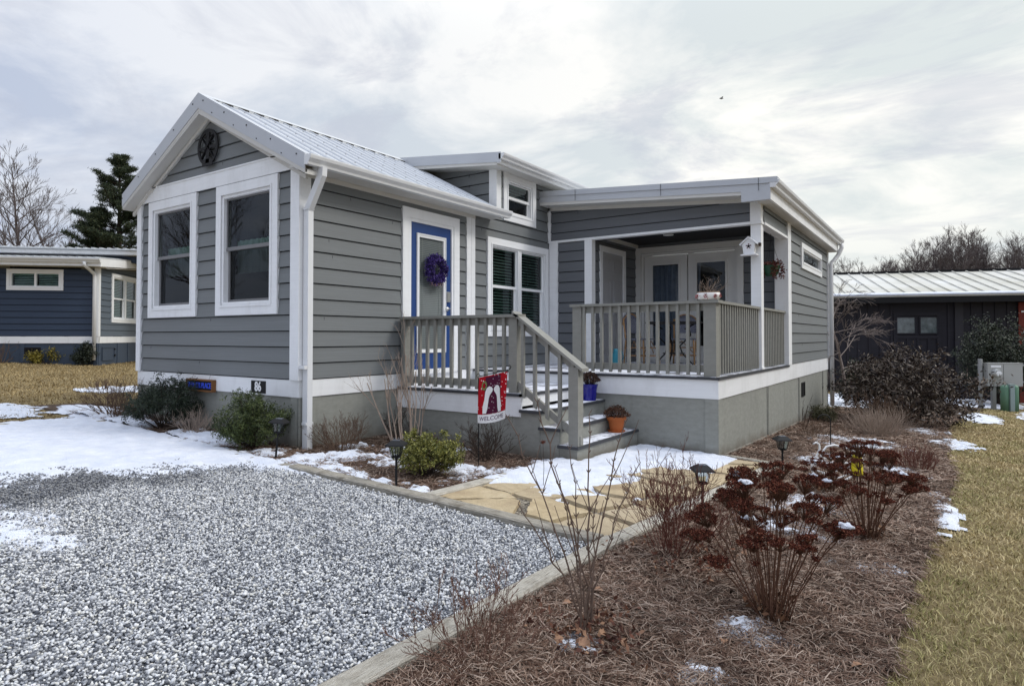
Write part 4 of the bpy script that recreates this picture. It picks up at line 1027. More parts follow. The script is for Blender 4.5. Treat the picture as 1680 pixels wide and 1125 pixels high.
evergreen(-.32,-.36,'olive green evergreen bush below the 86 number plate',.80,.62,22,[(.020,.032,.010),(.045,.070,.018),(.085,.115,.030),(.14,.17,.055)],L=.034,W=.010)
evergreen(1.93,-.02,'low yellow-green bush behind the middle path lamp',.66,.44,23,[(.06,.075,.015),(.16,.17,.035),(.30,.29,.06),(.42,.40,.12)],nclump=300,L=.030,W=.014,sig=.018)
evergreen(5.35,10.5,'big dark broadleaf evergreen with drooping leaves at the far end of the mulch bed',2.7,1.42,24,[(.016,.009,.008),(.045,.026,.020),(.10,.07,.05),(.26,.21,.16)],nclump=900,n_per=17,sig=.07,L=.10,W=.028,name='broadleaf_evergreen',zc=.30)
evergreen(*ray_at(1634,19.0),'rounded dark holly with glossy leaves behind the meter boxes',1.95,2.62,25,[(.008,.014,.008),(.02,.032,.016),(.05,.065,.035),(.16,.17,.12)],nclump=1000,n_per=20,sig=.06,L=.07,W=.035,name='holly',zc=.40)
evergreen(4.05,14.4,'small dark green shrub beside the slender bare tree',.8,1.15,26,[(.010,.02,.008),(.03,.05,.018),(.06,.08,.03)],nclump=260,sig=.04,L=.05,W=.02)
evergreen(4.1,9.0,'low olive green tuft beside the house skirting',.55,.35,27,[(.05,.05,.02),(.10,.10,.04),(.14,.12,.06)],nclump=160)
bare_shrub(-3.55,-.35,'bare_shrub','bare reddish-brown shrub left of the grey house by the driveway corner','shrub',.70,1.25,50,M['twig_brown'],31,.006,3,.15,.5,.12)
bare_shrub(-1.62,-.30,'dry_grass_clump','tan dry stems between the two evergreen bushes','shrub',.48,.75,60,M['twig_pale'],32,.0035,1,.20,.5,.10,leafmat=1)
bare_shrub(.42,.24,'bare_shrub','brown twiggy bush at the foot of the white corner downspout','shrub',.55,.85,44,M['twig_brown'],33,.0045,3,.15,.45,.12)
bare_shrub(.55,1.02,'bare_shrub','dark twiggy bush against the skirting left of the porch landing','shrub',.62,.6,16,M['twig_dark'],34,.006,3,.2,.5,.08)
bare_shrub(1.88,1.02,'bare_shrub','dark bare bush beside the garden flag in front of the landing','shrub',.60,.95,34,M['twig_dark'],35,.0055,3,.20,.55,.08)
bare_shrub(.92,.78,'multi_stem_tree','tall pale multi-stemmed bare shrub in front of the landing rail','shrub',1.72,1.15,11,M['twig_pale'],36,.013,3,.09,.42,.16,up=.10,forks=(2,4))
bare_shrub(4.58,-.62,'bare_shrub','fine reddish twig shrub beside the timber at the middle of the path','shrub',.78,1.05,64,M['twig_red'],37,.0026,3,.13,.42,.10)
bare_shrub(4.46,-2.50,'bare_shrub','fine brown twig shrub at the bottom of the picture near the timber','shrub',.50,.85,30,bark('pinkish_twig',(.17,.095,.07)),38,.0019,3,.14,.5,.07)
bare_shrub(5.1,7.6,'ornamental_grass','wide tan clump of dry ornamental grass in front of the broadleaf evergreen','grass clump',.66,1.5,200,M['twig_pale'],39,.0035,1,.12,.35,.22,group=None)
bare_shrub(5.0,8.8,'bare_shrub','tangled brown shrub in front of the big evergreen','shrub',.75,1.9,60,M['twig_brown'],40,.005,3,.16,.5,.25)
bare_shrub(5.75,4.35,'red_twig_shrub','low dark red twiggy plant at the lawn edge','shrub',.40,.62,70,M['twig_red'],41,.0035,2,.1,.4,.15)
bare_shrub(4.35,6.2,'bare_shrub','thin brown twigs beside the long skirting','shrub',.45,.8,30,M['twig_brown'],42,.003,2,.16,.5,.2)
bare_shrub(4.05,7.0,'bare_shrub','slender forked sapling against the side skirting','shrub',.85,.5,4,M['twig_dark'],43,.006,2,.08,.3,.03)
bare_shrub(4.9,-.35,'bare_shrub','small brown twigs between path timber and red flower heads','shrub',.36,.5,16,M['twig_brown'],44,.0025,2,.15,.5,.08)
bare_shrub(-7.3,1.0,'bare_shrub','low bare shrub on the tan lawn near the navy house','shrub',.35,.7,20,M['twig_brown'],45,.006,2,.15,.5,.2)
# tall budded stems in the centre foreground
rd = random.Random(50)
t = thing('budded_shrub','tall sparse bare shrub with budded stems standing in the foreground straw','shrub',(4.66,-1.93,gz(4.66,-1.93)))
bx = Vector((math.cos(YAW),math.sin(YAW),0)); by = Vector((-math.sin(YAW),math.cos(YAW),0))
m = MB(); b2 = MB()
for (dx,h,dy,r,fk) in ((-.35,.98,.15,.0055,2),(-.22,1.06,.05,.0065,3),(-.08,.86,-.05,.005,3),(.02,1.0,.1,.0065,2),(.16,.98,-.05,.0055,3),(.24,.78,.05,.005,2),(-.30,.60,.0,.0055,1),(.06,.62,.1,.0055,2),(-.13,.74,.12,.006,2)):
    p = Vector((dx*.10,dy*.3,0)); pts = []; b0 = rd.uniform(-.05,.05); N_ = 11
    for k in range(N_+1):
        s = k/N_; q = bx*(dx*(s**1.35)+.05*dx+b0*(1-s))+by*(dy*s+b0*(1-s))+Vector((0,0,h*s)); q += Vector((rd.gauss(0,.007),rd.gauss(0,.007),0)); pts.append(q)
    m.tube(pts,[r*(1-.62*k/N_) for k in range(N_+1)],6,caps=False)
    for k in range(3,N_+1):
        for sgn in (-1,1):
            if rd.random() < .75:
                dd = (bx*sgn*.6+Vector((0,0,1))+by*rd.uniform(-.5,.5)).normalized(); L = rd.uniform(.015,.035); r0 = r*(1-.62*k/N_)
                b2.tube([pts[k],pts[k]+dd*L*.5,pts[k]+dd*L],[r0*.6,r0*.95,.0006],5,caps=False)
            if rd.random() < .10*fk and k < N_-1:
                dd = bx*sgn*rd.uniform(.3,.6)+Vector((0,0,1))+by*rd.uniform(-.4,.4); grow(m, pts[k], dd, rd.uniform(.14,.32), r*.5, 0, rd, 5, .06, .05, taper=.5)
m.v, m.f = m.v+b2.v, m.f+[tuple(i+len(m.v) for i in f) for f in b2.f]; m.build('stems', bark('budded_bark',(.15,.105,.082)), t, smooth=True)
# stand-alone dried flower near the steps
rd = random.Random(51); x,y = 3.5,-.15
# dried sedum with flat dark red heads
M['sedum_stem'] = bark('sedum_stem',(.12,.062,.040),.6); M['sedum'] = isl('sedum_head',[(.025,.008,.007),(.070,.018,.012),(.13,.035,.020),(.24,.095,.055)],.85,.15)
def sedum(x, y, w, h, n, seed, label, snow=6):
    rd = random.Random(seed); t = thing('dried_sedum', label, 'dried flowers', (x,y,gz(x,y)), 0, 'dried flower clumps'); m = MB(); C = []; heads = []; sn = MB()
    for k in range(n):
        a = 2.399963*k+rd.uniform(-.3,.3); rr = math.sqrt((k+.5)/n)*rd.uniform(.9,1.08); ex = math.cos(a)*rr*w/2; ey = math.sin(a)*rr*w/2*.85; ez = h*(1.0-.42*rr*rr)*rd.uniform(.84,1.04)
        p0 = Vector((ex*.16,ey*.16,0)); mid = Vector((ex*.50,ey*.50,ez*.52)); e = Vector((ex,ey,ez)); pts = []
        for j in range(7):
            s = j/6; q = p0*(1-s)**2+mid*2*s*(1-s)+e*s*s; pts.append(q+Vector((rd.gauss(0,.004),rd.gauss(0,.004),0)))
        m.tube(pts,[.0029*rd.uniform(.6,1.3)]*5+[.0023,.0018],4,caps=False)
        hr = rd.choice((.032,.050,.065,.082))*rd.uniform(.85,1.1)*(w/.78)**.3
        nb = int(20*(hr/.045)**2)+8
        for j in range(nb):
            a2 = rd.uniform(0,2*PI); r2 = math.sqrt(rd.random())*hr; hz_ = (.42*hr)*(1-(r2/hr)**2); c = e+Vector((math.cos(a2)*r2,math.sin(a2)*r2,hz_*.8+rd.uniform(-.006,.006)))
            C.append(tuple(c)); m.tube([pts[-2].lerp(e,.4),c],[.0012,.001],3,caps=False)
        heads.append((e,hr))
        if rd.random() < .3: # a small side umbel lower down
            c0 = pts[4]+Vector((rd.uniform(-.03,.03),rd.uniform(-.03,.03),.03)); m.tube([pts[3],c0],[.002,.0015],3,caps=False)
            for j in range(9): C.append((c0.x+rd.gauss(0,.012),c0.y+rd.gauss(0,.012),c0.z+rd.gauss(0,.006)))
    for k in range(n//2):   # short broken stems and dead leaves at the base
        a = rd.uniform(0,6.28); rr = rd.uniform(.02,.09); p0 = Vector((math.cos(a)*rr,math.sin(a)*rr,0)); m.tube([p0,p0*1.6+Vector((0,0,rd.uniform(.06,.2)))],[.004,.003],4)
    m.build('stems', M['sedum_stem'], t, smooth=True)
    V,F = leaves_np(np.array(C), 26, .0052, .0085, .0065, seed); npmesh('flower_heads', V, F, M['sedum'], t)
    base = [(math.cos(a)*r_,math.sin(a)*r_,rd.uniform(.01,.10)) for a,r_ in [(rd.uniform(0,6.28),rd.uniform(.02,.13)) for _ in range(26)]]
    V,F = leaves_np(np.array(base), 3, .02, .055, .025, seed+1); npmesh('dead_leaves', V, F, isl('dead_leaf_%d' % seed,[(.05,.022,.012),(.13,.06,.03),(.20,.11,.06)],.8), t)
    rd.shuffle(heads); heads.sort(key=lambda q: -q[1]); heads = heads[:snow*2]; rd.shuffle(heads)
    for e,hr in heads[:snow]:
        prof = [(hr*.34*math.cos(u)**.6,hr*.20*math.sin(u)) for u in np.linspace(0.05,1.5,6)]
        s2 = MB(); s2.lathe(prof,14,(0,0,0))
        for i,v in enumerate(s2.v):
            k_ = 1+.9*noise.noise(Vector((v[0]*70+e.x*9,v[1]*70,v[2]*60))); s2.v[i] = (e.x+v[0]*k_*1.2+hr*.25*math.sin(e.x*40),e.y+v[1]*k_*.8-hr*.35,e.z+hr*.26+v[2]*k_)
        s2.build('snow_cap', M['snow'], t, smooth=True)
    return t
sedum(5.31,-1.19,.80,.76,42,61,'nearest and largest clump of dried dark red sedum in the right foreground',4)
sedum(5.56,.72,.70,.68,32,62,'second clump of dried dark red sedum with the white swan behind it',4)
sedum(5.10,2.15,.50,.42,14,63,'small third clump of dried dark red sedum near the side lamp',3)
# lone seed head
t = thing('dried_flower','single dark dried flower head on a thin stem near the steps','dried flower',(3.05,.30,gz(3.05,.30))); m = MB()
m.tube([(0,0,0),(.004,.01,.2),(.0,.0,.43)],[.003,.0025,.002],4); m.build('stem',M['twig_dark'],t)
V,F = leaves_np(np.array([(0,0,.43)]+[(.012*math.cos(a),.012*math.sin(a),.435) for a in range(6)]),22,.007,.012,.008,3); npmesh('flower_head',V,F,M['sedum'],t)
# withered flower clusters lying at the foot of the shrubs
for k,(x,y,w,sd,lb) in enumerate([(4.68,-2.0,.13,201,'heap of withered brown leaves at the foot of the budded shrub'),(4.62,-.62,.17,202,'reddish dead leaves gathered under the fine red twig shrub'),(1.0,1.05,.3,203,'reddish-brown dead leaves against the skirting below the landing')]):
    r2_ = np.random.default_rng(sd); C = r2_.normal(size=(60,3))*np.array([w,w,.018])+np.array([0,0,.035]); V,F = leaves_np(C,7,.03,.036,.018,sd,.3); V[:,2] = np.maximum(V[:,2],.006)
    o = npmesh('leaf_pile',V,F,isl('withered_leaf_%d'%sd,[(.03,.012,.009),(.08,.030,.020),(.15,.06,.035),(.30,.18,.11)],.85),None); o.location = (x,y,gz(x,y)); tag(o,lb,'dead leaves',kind='stuff')
# dried leaves on straw
lm = isl('dry_leaf',[(.10,.035,.02),(.20,.09,.05),(.34,.20,.12),(.55,.42,.30)],.7,.3)
lv = MB()
def leafm(L,W):
    m = MB(); n = 7; 
    for k in range(n+1):
        s = k/n; w = W*math.sin(PI*min(1,s*.96+.02))**.8*(1+.25*math.sin(s*19)); z = .35*L*s*(1-s)*1.4
        m.v += [(s*L-L/2,-w/2,z+w*.25),(s*L-L/2,0,z),(s*L-L/2,w/2,z+w*.18)]
    for k in range(n):
        a = 3*k; m.f += [(a,a+1,a+4,a+3),(a+1,a+2,a+5,a+4)]
    return m
rd = random.Random(71); proto = None
for k,(x,y,s) in enumerate([(4.66,-2.02,1.6),(4.72,-2.08,1.2),(4.60,-2.00,1.0),(4.75,-1.95,1.1),(4.62,-2.12,.9),(4.85,-1.95,.8),(4.80,-.75,1.1),(4.70,-.60,1.0),(4.88,-.80,.9),(5.45,-2.2,.7),(5.2,-1.65,.8),(4.95,-.3,.8),(5.55,-1.8,.7),(4.5,-1.5,.9),(4.45,-1.75,.8),(5.0,-2.4,.9),(5.72,-1.5,.8),(4.9,-2.25,.7)]):
    if proto is None: o = leafm(.062,.042).build('dried_leaf', lm, None, smooth=True); proto = o
    else: o = proto.copy(); COL.objects.link(o)
    o.location = (x,y,gz(x,y)+.026); o.rotation_euler = (rd.uniform(-.5,.5),rd.uniform(-.5,.5),rd.uniform(0,6.28)); o.scale = (s,)*3
    tag(o,'curled tan dead leaf lying on the brown pine straw','dead leaf','dead leaves on the pine straw')

# small bare tree at the end of the bed, saplings
def bare_tree(name, label, loc, H, seed, trunk_r, depth, mat, lim=(.25,1.0), spread=.36, nb=18, forks=(2,4), rmin=.012, ratio=.55, up=.05, ang=.6, group=None, wander=.12, droop=0, cat='tree'):
    rd = random.Random(seed); t = thing(name, label, cat, loc, 0, group); m = MB(); pts = []; rad = []; N_ = 10; q = Vector((0,0,-.2)); d = Vector((0,0,1))
    for k in range(N_+1): pts.append(q.copy()); rad.append(trunk_r*(1-.86*k/N_)); d = (d+Vector((rd.gauss(0,.04),rd.gauss(0,.04),0))).normalized(); q = q+d*((H+.2)/N_)
    m.tube(pts,rad,8,caps=False); m.build('trunk',mat,t,smooth=True); m = MB()
    for k in range(nb):
        f = lim[0]+(lim[1]-lim[0])*(k+rd.random())/nb; i = min(N_-1,int(f*N_)); p = pts[i].lerp(pts[i+1],f*N_-i); a = 2.4*k+rd.uniform(-.5,.5); e = rd.uniform(.45,1.0)
        dd = Vector((math.cos(a),math.sin(a),e-droop)); L = H*spread*(1.1-f*.72)*rd.uniform(.75,1.15)
        grow(m, p, dd, L, max(rmin*1.3,rad[i]*.5), depth, rd, 4, wander, up, forks, ratio, ang, 4, rmin, .45, .25)
    m.build('crown',mat,t,smooth=True); return t
bare_tree('small_tree','slender bare tree with low spreading limbs at the rear corner of the grey house',(3.95,13.6,gz(3.95,13.6)),2.9,81,.05,4,bark('smooth_bark',(.24,.20,.18)),(.36,1.0),.50,18,(2,4),.0030,.72,-.03,.42,wander=.08)
ZT = -1.6
x,y = ray_at(38,38); bare_tree('bare_tree','tall leafless tree at the far left behind the navy house',(x,y,-.9),11.2,91,.17,4,M['bark_far'],(.18,1.0),.26,40,(2,3),.006,.76,.12,.45,wander=.07)
x,y = ray_at(108,44); bare_tree('bare_tree','leafless spreading tree between the tall bare tree and the pine',(x,y,-.9),10.6,92,.14,4,M['bark_far'],(.2,1.0),.28,34,(2,3),.006,.76,.10,.45,wander=.07)
x,y = ray_at(-25,46); bare_tree('bare_tree','leafless tree cut by the left edge of the picture',(x,y,-.9),11.0,93,.16,4,M['bark_far'],(.2,1.0),.28,30,(2,3),.007,.76,.10,.45,wander=.07)
x,y = ray_at(150,60); bare_tree('bare_tree','distant small bare tree left of the pine',(x,y,-1),11.5,94,.15,4,M['bark_far'],(.2,1.0),.26,30,(2,3),.008,.76,.10,.45,wander=.07)
# pine
def pine(x, y, z, H, seed, label, wmax=.27, zlow=.18, dens=1.0, name='pine_tree'):
    rd = random.Random(seed); t = thing(name,label,'tree',(x,y,z)); m = MB(); m.tube([(0,0,-.3),(.05,0,H*.5),(0,.03,H)],[H*.022,H*.014,.02],8,caps=False); C = []
    nb = int(62*dens)
    for k in range(nb):
        f = zlow+(1-zlow)*(k+rd.random())/nb; a = rd.uniform(0,2*PI); L = H*wmax*(1-f)**.62*rd.uniform(.55,1.15)*(1 if rd.random() < .85 else 1.3)+.2; z0 = f*H; el_ = rd.uniform(-.05,.40)+f*.5
        p = Vector((0,0,z0)); d = Vector((math.cos(a),math.sin(a),el_)).normalized(); pts = [p+d*L*s+Vector((0,0,-.12*L*s*(1-s)+.10*L*s*s)) for s in (0,.3,.6,.85,1)]; m.tube(pts,[.05,.04,.03,.018,.01],4,caps=False)
        for j in range(int(9+L*7)):
            s = rd.uniform(.30,1.0); q = p+d*L*s+Vector((0,0,.06*L*s)); sd_ = Vector((-d.y,d.x,rd.uniform(-.1,.25)))*rd.uniform(-1,1)*L*.34*(1.15-s*.6); e = q+sd_; m.tube([q,e],[.012,.006],3,caps=False)
            for w_ in (.45,.75,1.0): g = q.lerp(e,w_); C.append((g.x+rd.gauss(0,.05),g.y+rd.gauss(0,.05),g.z+rd.gauss(0,.04)+.03))
    m.build('trunk',M['twig_dark'],t,smooth=True); V,F = leaves_np(np.array(C),15,(.10,.10,.055),.22,.030,seed,.25)
    npmesh('crown',V,F,isl('pine_needles_%d' % seed,[(.010,.018,.010),(.022,.036,.018),(.045,.060,.028),(.075,.085,.04)],.7,.25),t); return t
x,y = ray_at(193,37); pine(x,y,-.9,11.9,95,'dark green pine standing behind the navy house beside the gable',.30,.20,1.5)
x,y = ray_at(160,36); pine(x,y,-.9,8.6,96,'shorter dark pine in front of the taller one, left of the gable',.28,.30,.9)
x,y = ray_at(1345,30); pine(x,y,-1.5,5.3,97,'pine whose branch tips show beside the right downspout',.30,.25,.7)
# tree line on the right
protos = []
for i in range(4):
    x,y = ray_at(1500+i*52,62+i*2)
    protos.append(bare_tree('bare_tree','tall leafless tree in the wood line beyond the dark barn',(x,y,-1.8),12.6,101+i,.17,3,M['bark_far'],(.16,1.0),.20,46,(2,4),.007,.80,.12,.50,'leafless trees along the wood line',wander=.07))
for p_ in protos: p_.scale = (.88,)*3
rd = random.Random(9)
for i in range(60):
    u = 1470+i*4.8+rd.uniform(-5,5); d = rd.uniform(60,78); x,y = ray_at(u,d)
    dup(rd.choice(protos),(x,y,-1.8),rd.uniform(0,6.28),rd.uniform(.84,.96)*(.84+.16*min(1,(u-1470)/90)))
for i in range(22):
    u = 1352+i*6.5+rd.uniform(-4,4); d = rd.uniform(105,125); x,y = ray_at(u,d)
    dup(rd.choice(protos),(x,y,-1.8),rd.uniform(0,6.28),rd.uniform(.98,1.16),'smaller-looking leafless tree far beyond the roof of the dark barn')['group'] = 'leafless trees far beyond the barn'
def mk_wood():
    t = NT('distant_wood'); return t.fin(t.mix(t.noise(.6,6,.7),(.06,.05,.055),(.13,.115,.12)),1,0,.05)
m = MB(); rr = random.Random(3); top = []
for k in range(90):
    u = 1330+k*8; x,y = ray_at(u,135+8*math.sin(k*.4)); hh = 9.0+2.4*noise.noise(Vector((k*.33,0,0)))+.7*rr.random(); top.append((x,y,hh))
for (x0,y0,h0),(x1,y1,h1) in zip(top,top[1:]): m.add([(x0,y0,-4),(x1,y1,-4),(x1,y1,h1),(x0,y0,h0)],[(0,1,2,3)])
m2 = MB(); ux = Vector((math.cos(YAW),math.sin(YAW),0))
for (x,y,h) in top:
    for j in range(16):
        a = rr.uniform(0,5.5); p = Vector((x,y,0))+ux*rr.uniform(-.6,1.6); p.z = rr.uniform(4,h); m2.tube([p,p+Vector((rr.gauss(0,.5),rr.gauss(0,.5),rr.uniform(1.2,3.0)))],[.08,.02],3,caps=False)
o = m2.build('far_wood', M['bark_far'], None); tag(o,'far-off bare wood on the skyline at the right','woods',kind='stuff')

# ================================================================== NEIGHBOUR HOUSE (left)
NAVY = (.030,.048,.085)
M['navy'] = paint('navy_siding_paint', NAVY, .55, (1.2,1.2,55), .3, .15); M['navyside'] = paint('navy_side_siding', (.095,.12,.15), .55, (1.2,1.2,55), .3, .15)  # second siding tone is a lighter one for the right face only
M['navyskirt'] = paint('navy_skirting', (.045,.065,.10), .6, (5,5,12), .4, .15)
keep_blind = M['blind']; M['blind'] = flat('green_blind',(.34,.56,.48),.6)
nb = thing('neighbour_house','navy blue lap-sided house with white trim at the left edge','house',(-14.9,4.1,.50),R(44.6))
a0,b0 = Wn(0),Wx(0)
w_,o_ = window(a0,-2.43,-.93,1.36,1.98,nb,'slider',.08,.05,blind=1)
w2_,o2_ = window(b0,.86,2.93,.44,1.98,nb,'twin',.09,.05,blind=1,mid=.48)
wall(a0, rect(-12,-.06,0,2.0), nb, [o_], mat='navy')
wall(b0, [(.1,0),(9,0),(9,2.6),(.1,2.05)], nb, [o2_], mat='navyside')
for mp,u0,u1 in ((a0,-.09,.03),(b0,.0,.10)):
    a = MB(); a.wb(mp,u0,u1,0,2.05,-.02,.03); a.build('corner_board',M['white'],nb)
a = MB(); a.wb(a0,-12,.015,-.20,-.003,-.1,.02); a.wb(b0,0,9,-.20,-.003,-.1,.015); a.build('belly_band',M['white'],nb)
a = MB(); a.wb(a0,-12,0,-1.3,-.202,-.3,-.004); a.wb(b0,.004,9,-1.3,-.202,-.3,-.004)
for u in (-3.2,-2.0,-.05): a.wb(a0,u-.05,u+.05,-1.2,-.203,-.004,.012)
for u in (.1,1.4,2.2): a.wb(b0,u-.05,u+.05,-1.2,-.203,-.004,.012)
a.build('skirting',M['navyskirt'],nb)
a = MB(); a.frame(b0,.28,1.13,-.74,-.32,.03,.012,.025); a.wb(b0,.31,1.10,-.71,-.35,.0,.01); a.build('access_hatch',M['navyskirt'],nb)
a = MB(); a.wb(b0,1.09,1.15,-.62,-.56,.02,.05); a.wb(b0,1.09,1.15,-.42,-.38,.02,.05); a.build('hinge',M['black'],nb)
a = MB(); a.frame(a0,-1.95,-1.52,-.57,-.32,.03,-.004,.015)
for k in range(4): a.wb(a0,-1.93,-1.54,-.53+k*.05,-.515+k*.05,.0,.012)
a.wb(a0,-1.94,-1.53,-.55,-.34,-.02,.0)
a.build('crawlspace_vent',M['black'],nb)
for zb,y0,ov in ((2.05,-.42,.12),):
    a = MB(); 
    for z0,z1,sl0 in ((2.30,2.33,0),): a.hexa([(-12,-.48,2.28),(.25,-.48,2.28),(.25,9,3.05),(-12,9,3.05),(-12,-.48,2.31),(.25,-.48,2.31),(.25,9,3.08),(-12,9,3.08)])
    y = -12+.1
    while y < .2: a.hexa([(y,-.48,2.312),(y+.06,-.48,2.312),(y+.06,9,3.082),(y,9,3.082),(y,-.48,2.335),(y+.06,-.48,2.335),(y+.06,9,3.105),(y,9,3.105)]); y += .23
    a.build('roof',M['roof'],nb)
a = MB(); a.box(-12,.24,-.45,-.42,2.06,2.27); a.hexa([(.22,-.45,2.05),(.25,-.45,2.05),(.25,9,2.80),(.22,9,2.80),(.22,-.45,2.28),(.25,-.45,2.28),(.25,9,3.04),(.22,9,3.04)]); a.build('eave_fascia',M['white'],nb)
a = MB(); a.box(-12,.22,-.42,-.0,2.06,2.08); a.hexa([(.0,0,2.04),(.22,0,2.04),(.22,9,2.78),(.0,9,2.78),(.0,0,2.06),(.22,0,2.06),(.22,9,2.80),(.0,9,2.80)]); a.build('soffit',M['soffit'],nb)
gutter((-12,-.45,2.28),(.26,-.45,2.28),(0,-1),nb,.12,.12)
a = MB(); a.tube([(-.16,-.50,2.18),(-.16,-.50,2.08),(-.12,-.30,1.98),(-.07,-.09,1.86),(-.07,-.07,1.7),(-.07,-.07,-.7)],.05,8); a.build('downspout',M['alu'],nb,smooth=True)
a = MB(); a.box(-12,4,1.7,9,2.4,2.60); a.build('upper_wall',M['navy'],nb)
a = MB(); a.box(-12,4.2,1.3,9,2.62,2.74); a.build('upper_fascia',M['white'],nb)
a = MB(); a.hexa([(-12,1.2,2.75),(4.3,1.2,2.75),(4.3,9,3.0),(-12,9,3.0),(-12,1.2,2.79),(4.3,1.2,2.79),(4.3,9,3.04),(-12,9,3.04)])
y = -12.
while y < 4.2: a.hexa([(y,1.2,2.792),(y+.07,1.2,2.792),(y+.07,9,3.042),(y,9,3.042),(y,1.2,2.82),(y+.07,1.2,2.82),(y+.07,9,3.07),(y,9,3.07)]); y += .23
a.build('upper_roof',M['roof'],nb)
evergreen(-15.80,3.10,'small yellow bush in front of the navy skirting',.85,.42,120,[(.10,.09,.015),(.26,.21,.03),(.38,.32,.06)],nclump=120,n_per=20,sig=.05,L=.07,W=.03)
evergreen(-15.02,3.78,'small dark green upright bush at the corner of the navy house',.55,.62,121,[(.008,.014,.008),(.02,.03,.014),(.04,.05,.03)],nclump=110,n_per=20,sig=.05,L=.07,W=.03)
bare_shrub(-16.4,2.2,'bare_shrub','thin bare shrub against the navy house at the left edge','shrub',.8,1.4,14,M['twig_brown'],122,.009,3,.2,.6,.1)

# ================================================================== DARK BARN (right)
bn = thing('barn','dark board-and-batten building with pale standing-seam metal roof','barn',(3.05,17.58,-1.35),R(18.2))
BZ = 3.10
M['barnwood'] = paint('dark_barn_paint',(.017,.015,.022),.6,(3,3,14),.4,.35)
mp = Wn(0); a = MB(); a.wb(mp,-9,14,-1,BZ,-.3,0)
u = -9
while u < 14:
    if not (1.75 < u < 3.05): a.wb(mp,u,u+.055,-.9,BZ-.02,.0,.028)
    u += .305
a.build('wall',M['barnwood'],bn)
a = MB(); a.frame(mp,1.76,3.02,-.5,2.58,.10,.0,.035); a.wb(mp,1.86,2.92,1.78,1.88,.0,.03)
for uu in (2.14,2.42,2.70): a.wb(mp,uu-.03,uu+.03,-.4,1.78,0,.025)
dd_ = a.build('barn_door',M['barnwood'],bn)
for u0,u1 in ((1.85,2.34),(2.48,2.98)):
    f = MB(); f.frame(mp,u0-.03,u1+.03,1.92,2.46,.035,.0,.045); ww = f.build('window',M['barnwood'],bn)
    g = MB(); g.wb(mp,u0,u1,1.95,2.43,.005,.015); g.build('pane',M['mirror'] if 'mirror' in M else flat('barn_glass',(.10,.12,.12),.08,0,1,.9,7),ww)
a = MB(); a.wb(mp,3.38,3.60,-.6,BZ-.1,.03,.06); a.build('pilaster',paint('pilaster_paint',(.032,.030,.036),.6),bn)
a = MB(); a.hexa([(-9,-.45,BZ-.06),(14,-.45,BZ-.06),(14,3.6,BZ+.97),(-9,3.6,BZ+.97),(-9,-.45,BZ-.02),(14,-.45,BZ-.02),(14,3.6,BZ+1.01),(-9,3.6,BZ+1.01)])
u = -9.
while u < 14: a.hexa([(u,-.45,BZ-.018),(u+.03,-.45,BZ-.018),(u+.03,3.6,BZ+1.012),(u,3.6,BZ+1.012),(u,-.45,BZ+.02),(u+.03,-.45,BZ+.02),(u+.03,3.6,BZ+1.05),(u,3.6,BZ+1.05)]); u += .41
def mk_barnroof():
    t = NT('barn_roof_metal'); n = t.noise(.5,5,.6); return t.fin(t.mix(t.ramp(n,[(.35,0),(.65,1)]),(.47,.455,.39),(.68,.68,.66)),.45,.1,.5)
a.build('roof',mk_barnroof(),bn)
s_ = MB(); s_.box(-9,14,3.58,3.75,BZ+.95,BZ+1.09); s_.build('ridge',M['black'],bn)
s_ = MB(); s_.box(-9,14,-.44,-.40,BZ-.24,BZ-.065); s_.box(-9,14,-.40,0,BZ-.10,BZ-.08); s_.build('eave_fascia',M['black'],bn)
a = MB(); a.hexa([(-9,-.48,BZ-.016),(14,-.48,BZ-.016),(14,-.20,BZ+.055),(-9,-.20,BZ+.055),(-9,-.48,BZ+.030),(14,-.48,BZ+.030),(14,-.22,BZ+.085),(-9,-.22,BZ+.085)]); a.build('snow_on_eave',M['snow'],bn)
bn.scale = (1.12,)*3; bn.location = Vector((CX,CY,CZ))+(Vector(bn.location)-Vector((CX,CY,CZ)))*1.12
red = flat('red_paint',(.16,.028,.018),.6,0,.3,.3)
a = MB(); a.wb(mp,4.99,6.6,-.4,2.85,.03,.08); rdor = a.build('red_door',red,bn)
a = MB()
for z in (1.62,1.95): a.wb(mp,5.1,6.5,z,z+.08,.08,.10)
a.wb(mp,5.05,6.5,2.55,2.60,.08,.10); a.build('white_rail',M['white'],rdor)

# ================================================================== METERS
galv = flat('galvanised_steel',(.33,.34,.34),.5,.5,.5,.1); grey = flat('meter_enclosure_paint',(.36,.365,.35),.5,0,.4,.06)
def meter(label, x, y, rz, face_dark=False):
    t = thing('electric_meter',label,'electric meter',(x,y,gz(x,y)),rz,'electric meters on posts')
    a = MB(); a.box(0,.90,-.08,.10,.62,1.24); a.box(-.01,.91,-.09,.11,1.24,1.255); c = a.build('enclosure',grey,t)
    a = MB(); a.box(.40,.408,-.083,-.08,.64,1.22); a.build('door_gap',M['black'],c)
    a = MB(); a.box(.08,.34,-.084,-.08,1.13,1.19); a.build('label_plate',M['white'],c)
    a = MB(); a.tube([(.20,-.08,.98),(.20,-.16,.98),(.20,-.21,.98)],[.115,.112,.095],20); a.build('meter_glass',flat('meter_face',(.03,.03,.035) if face_dark else (.38,.39,.38),.25),c)
    a = MB(); a.tube([(.20,-.212,.98),(.20,-.216,.98)],[.065,.065],18); a.box(.12,.28,-.22,-.21,.965,.985); a.build('meter_dial',M['white'],c)
    a = MB(); a.box(.14,.24,-.03,.05,-.2,.62); a.build('post',galv,t)
    return t
x,y = 7.05,17.35; d_ = Vector((.84,.54))
meter('grey electric meter box on posts at the right, clear round meter',6.95,17.2,R(30)); 
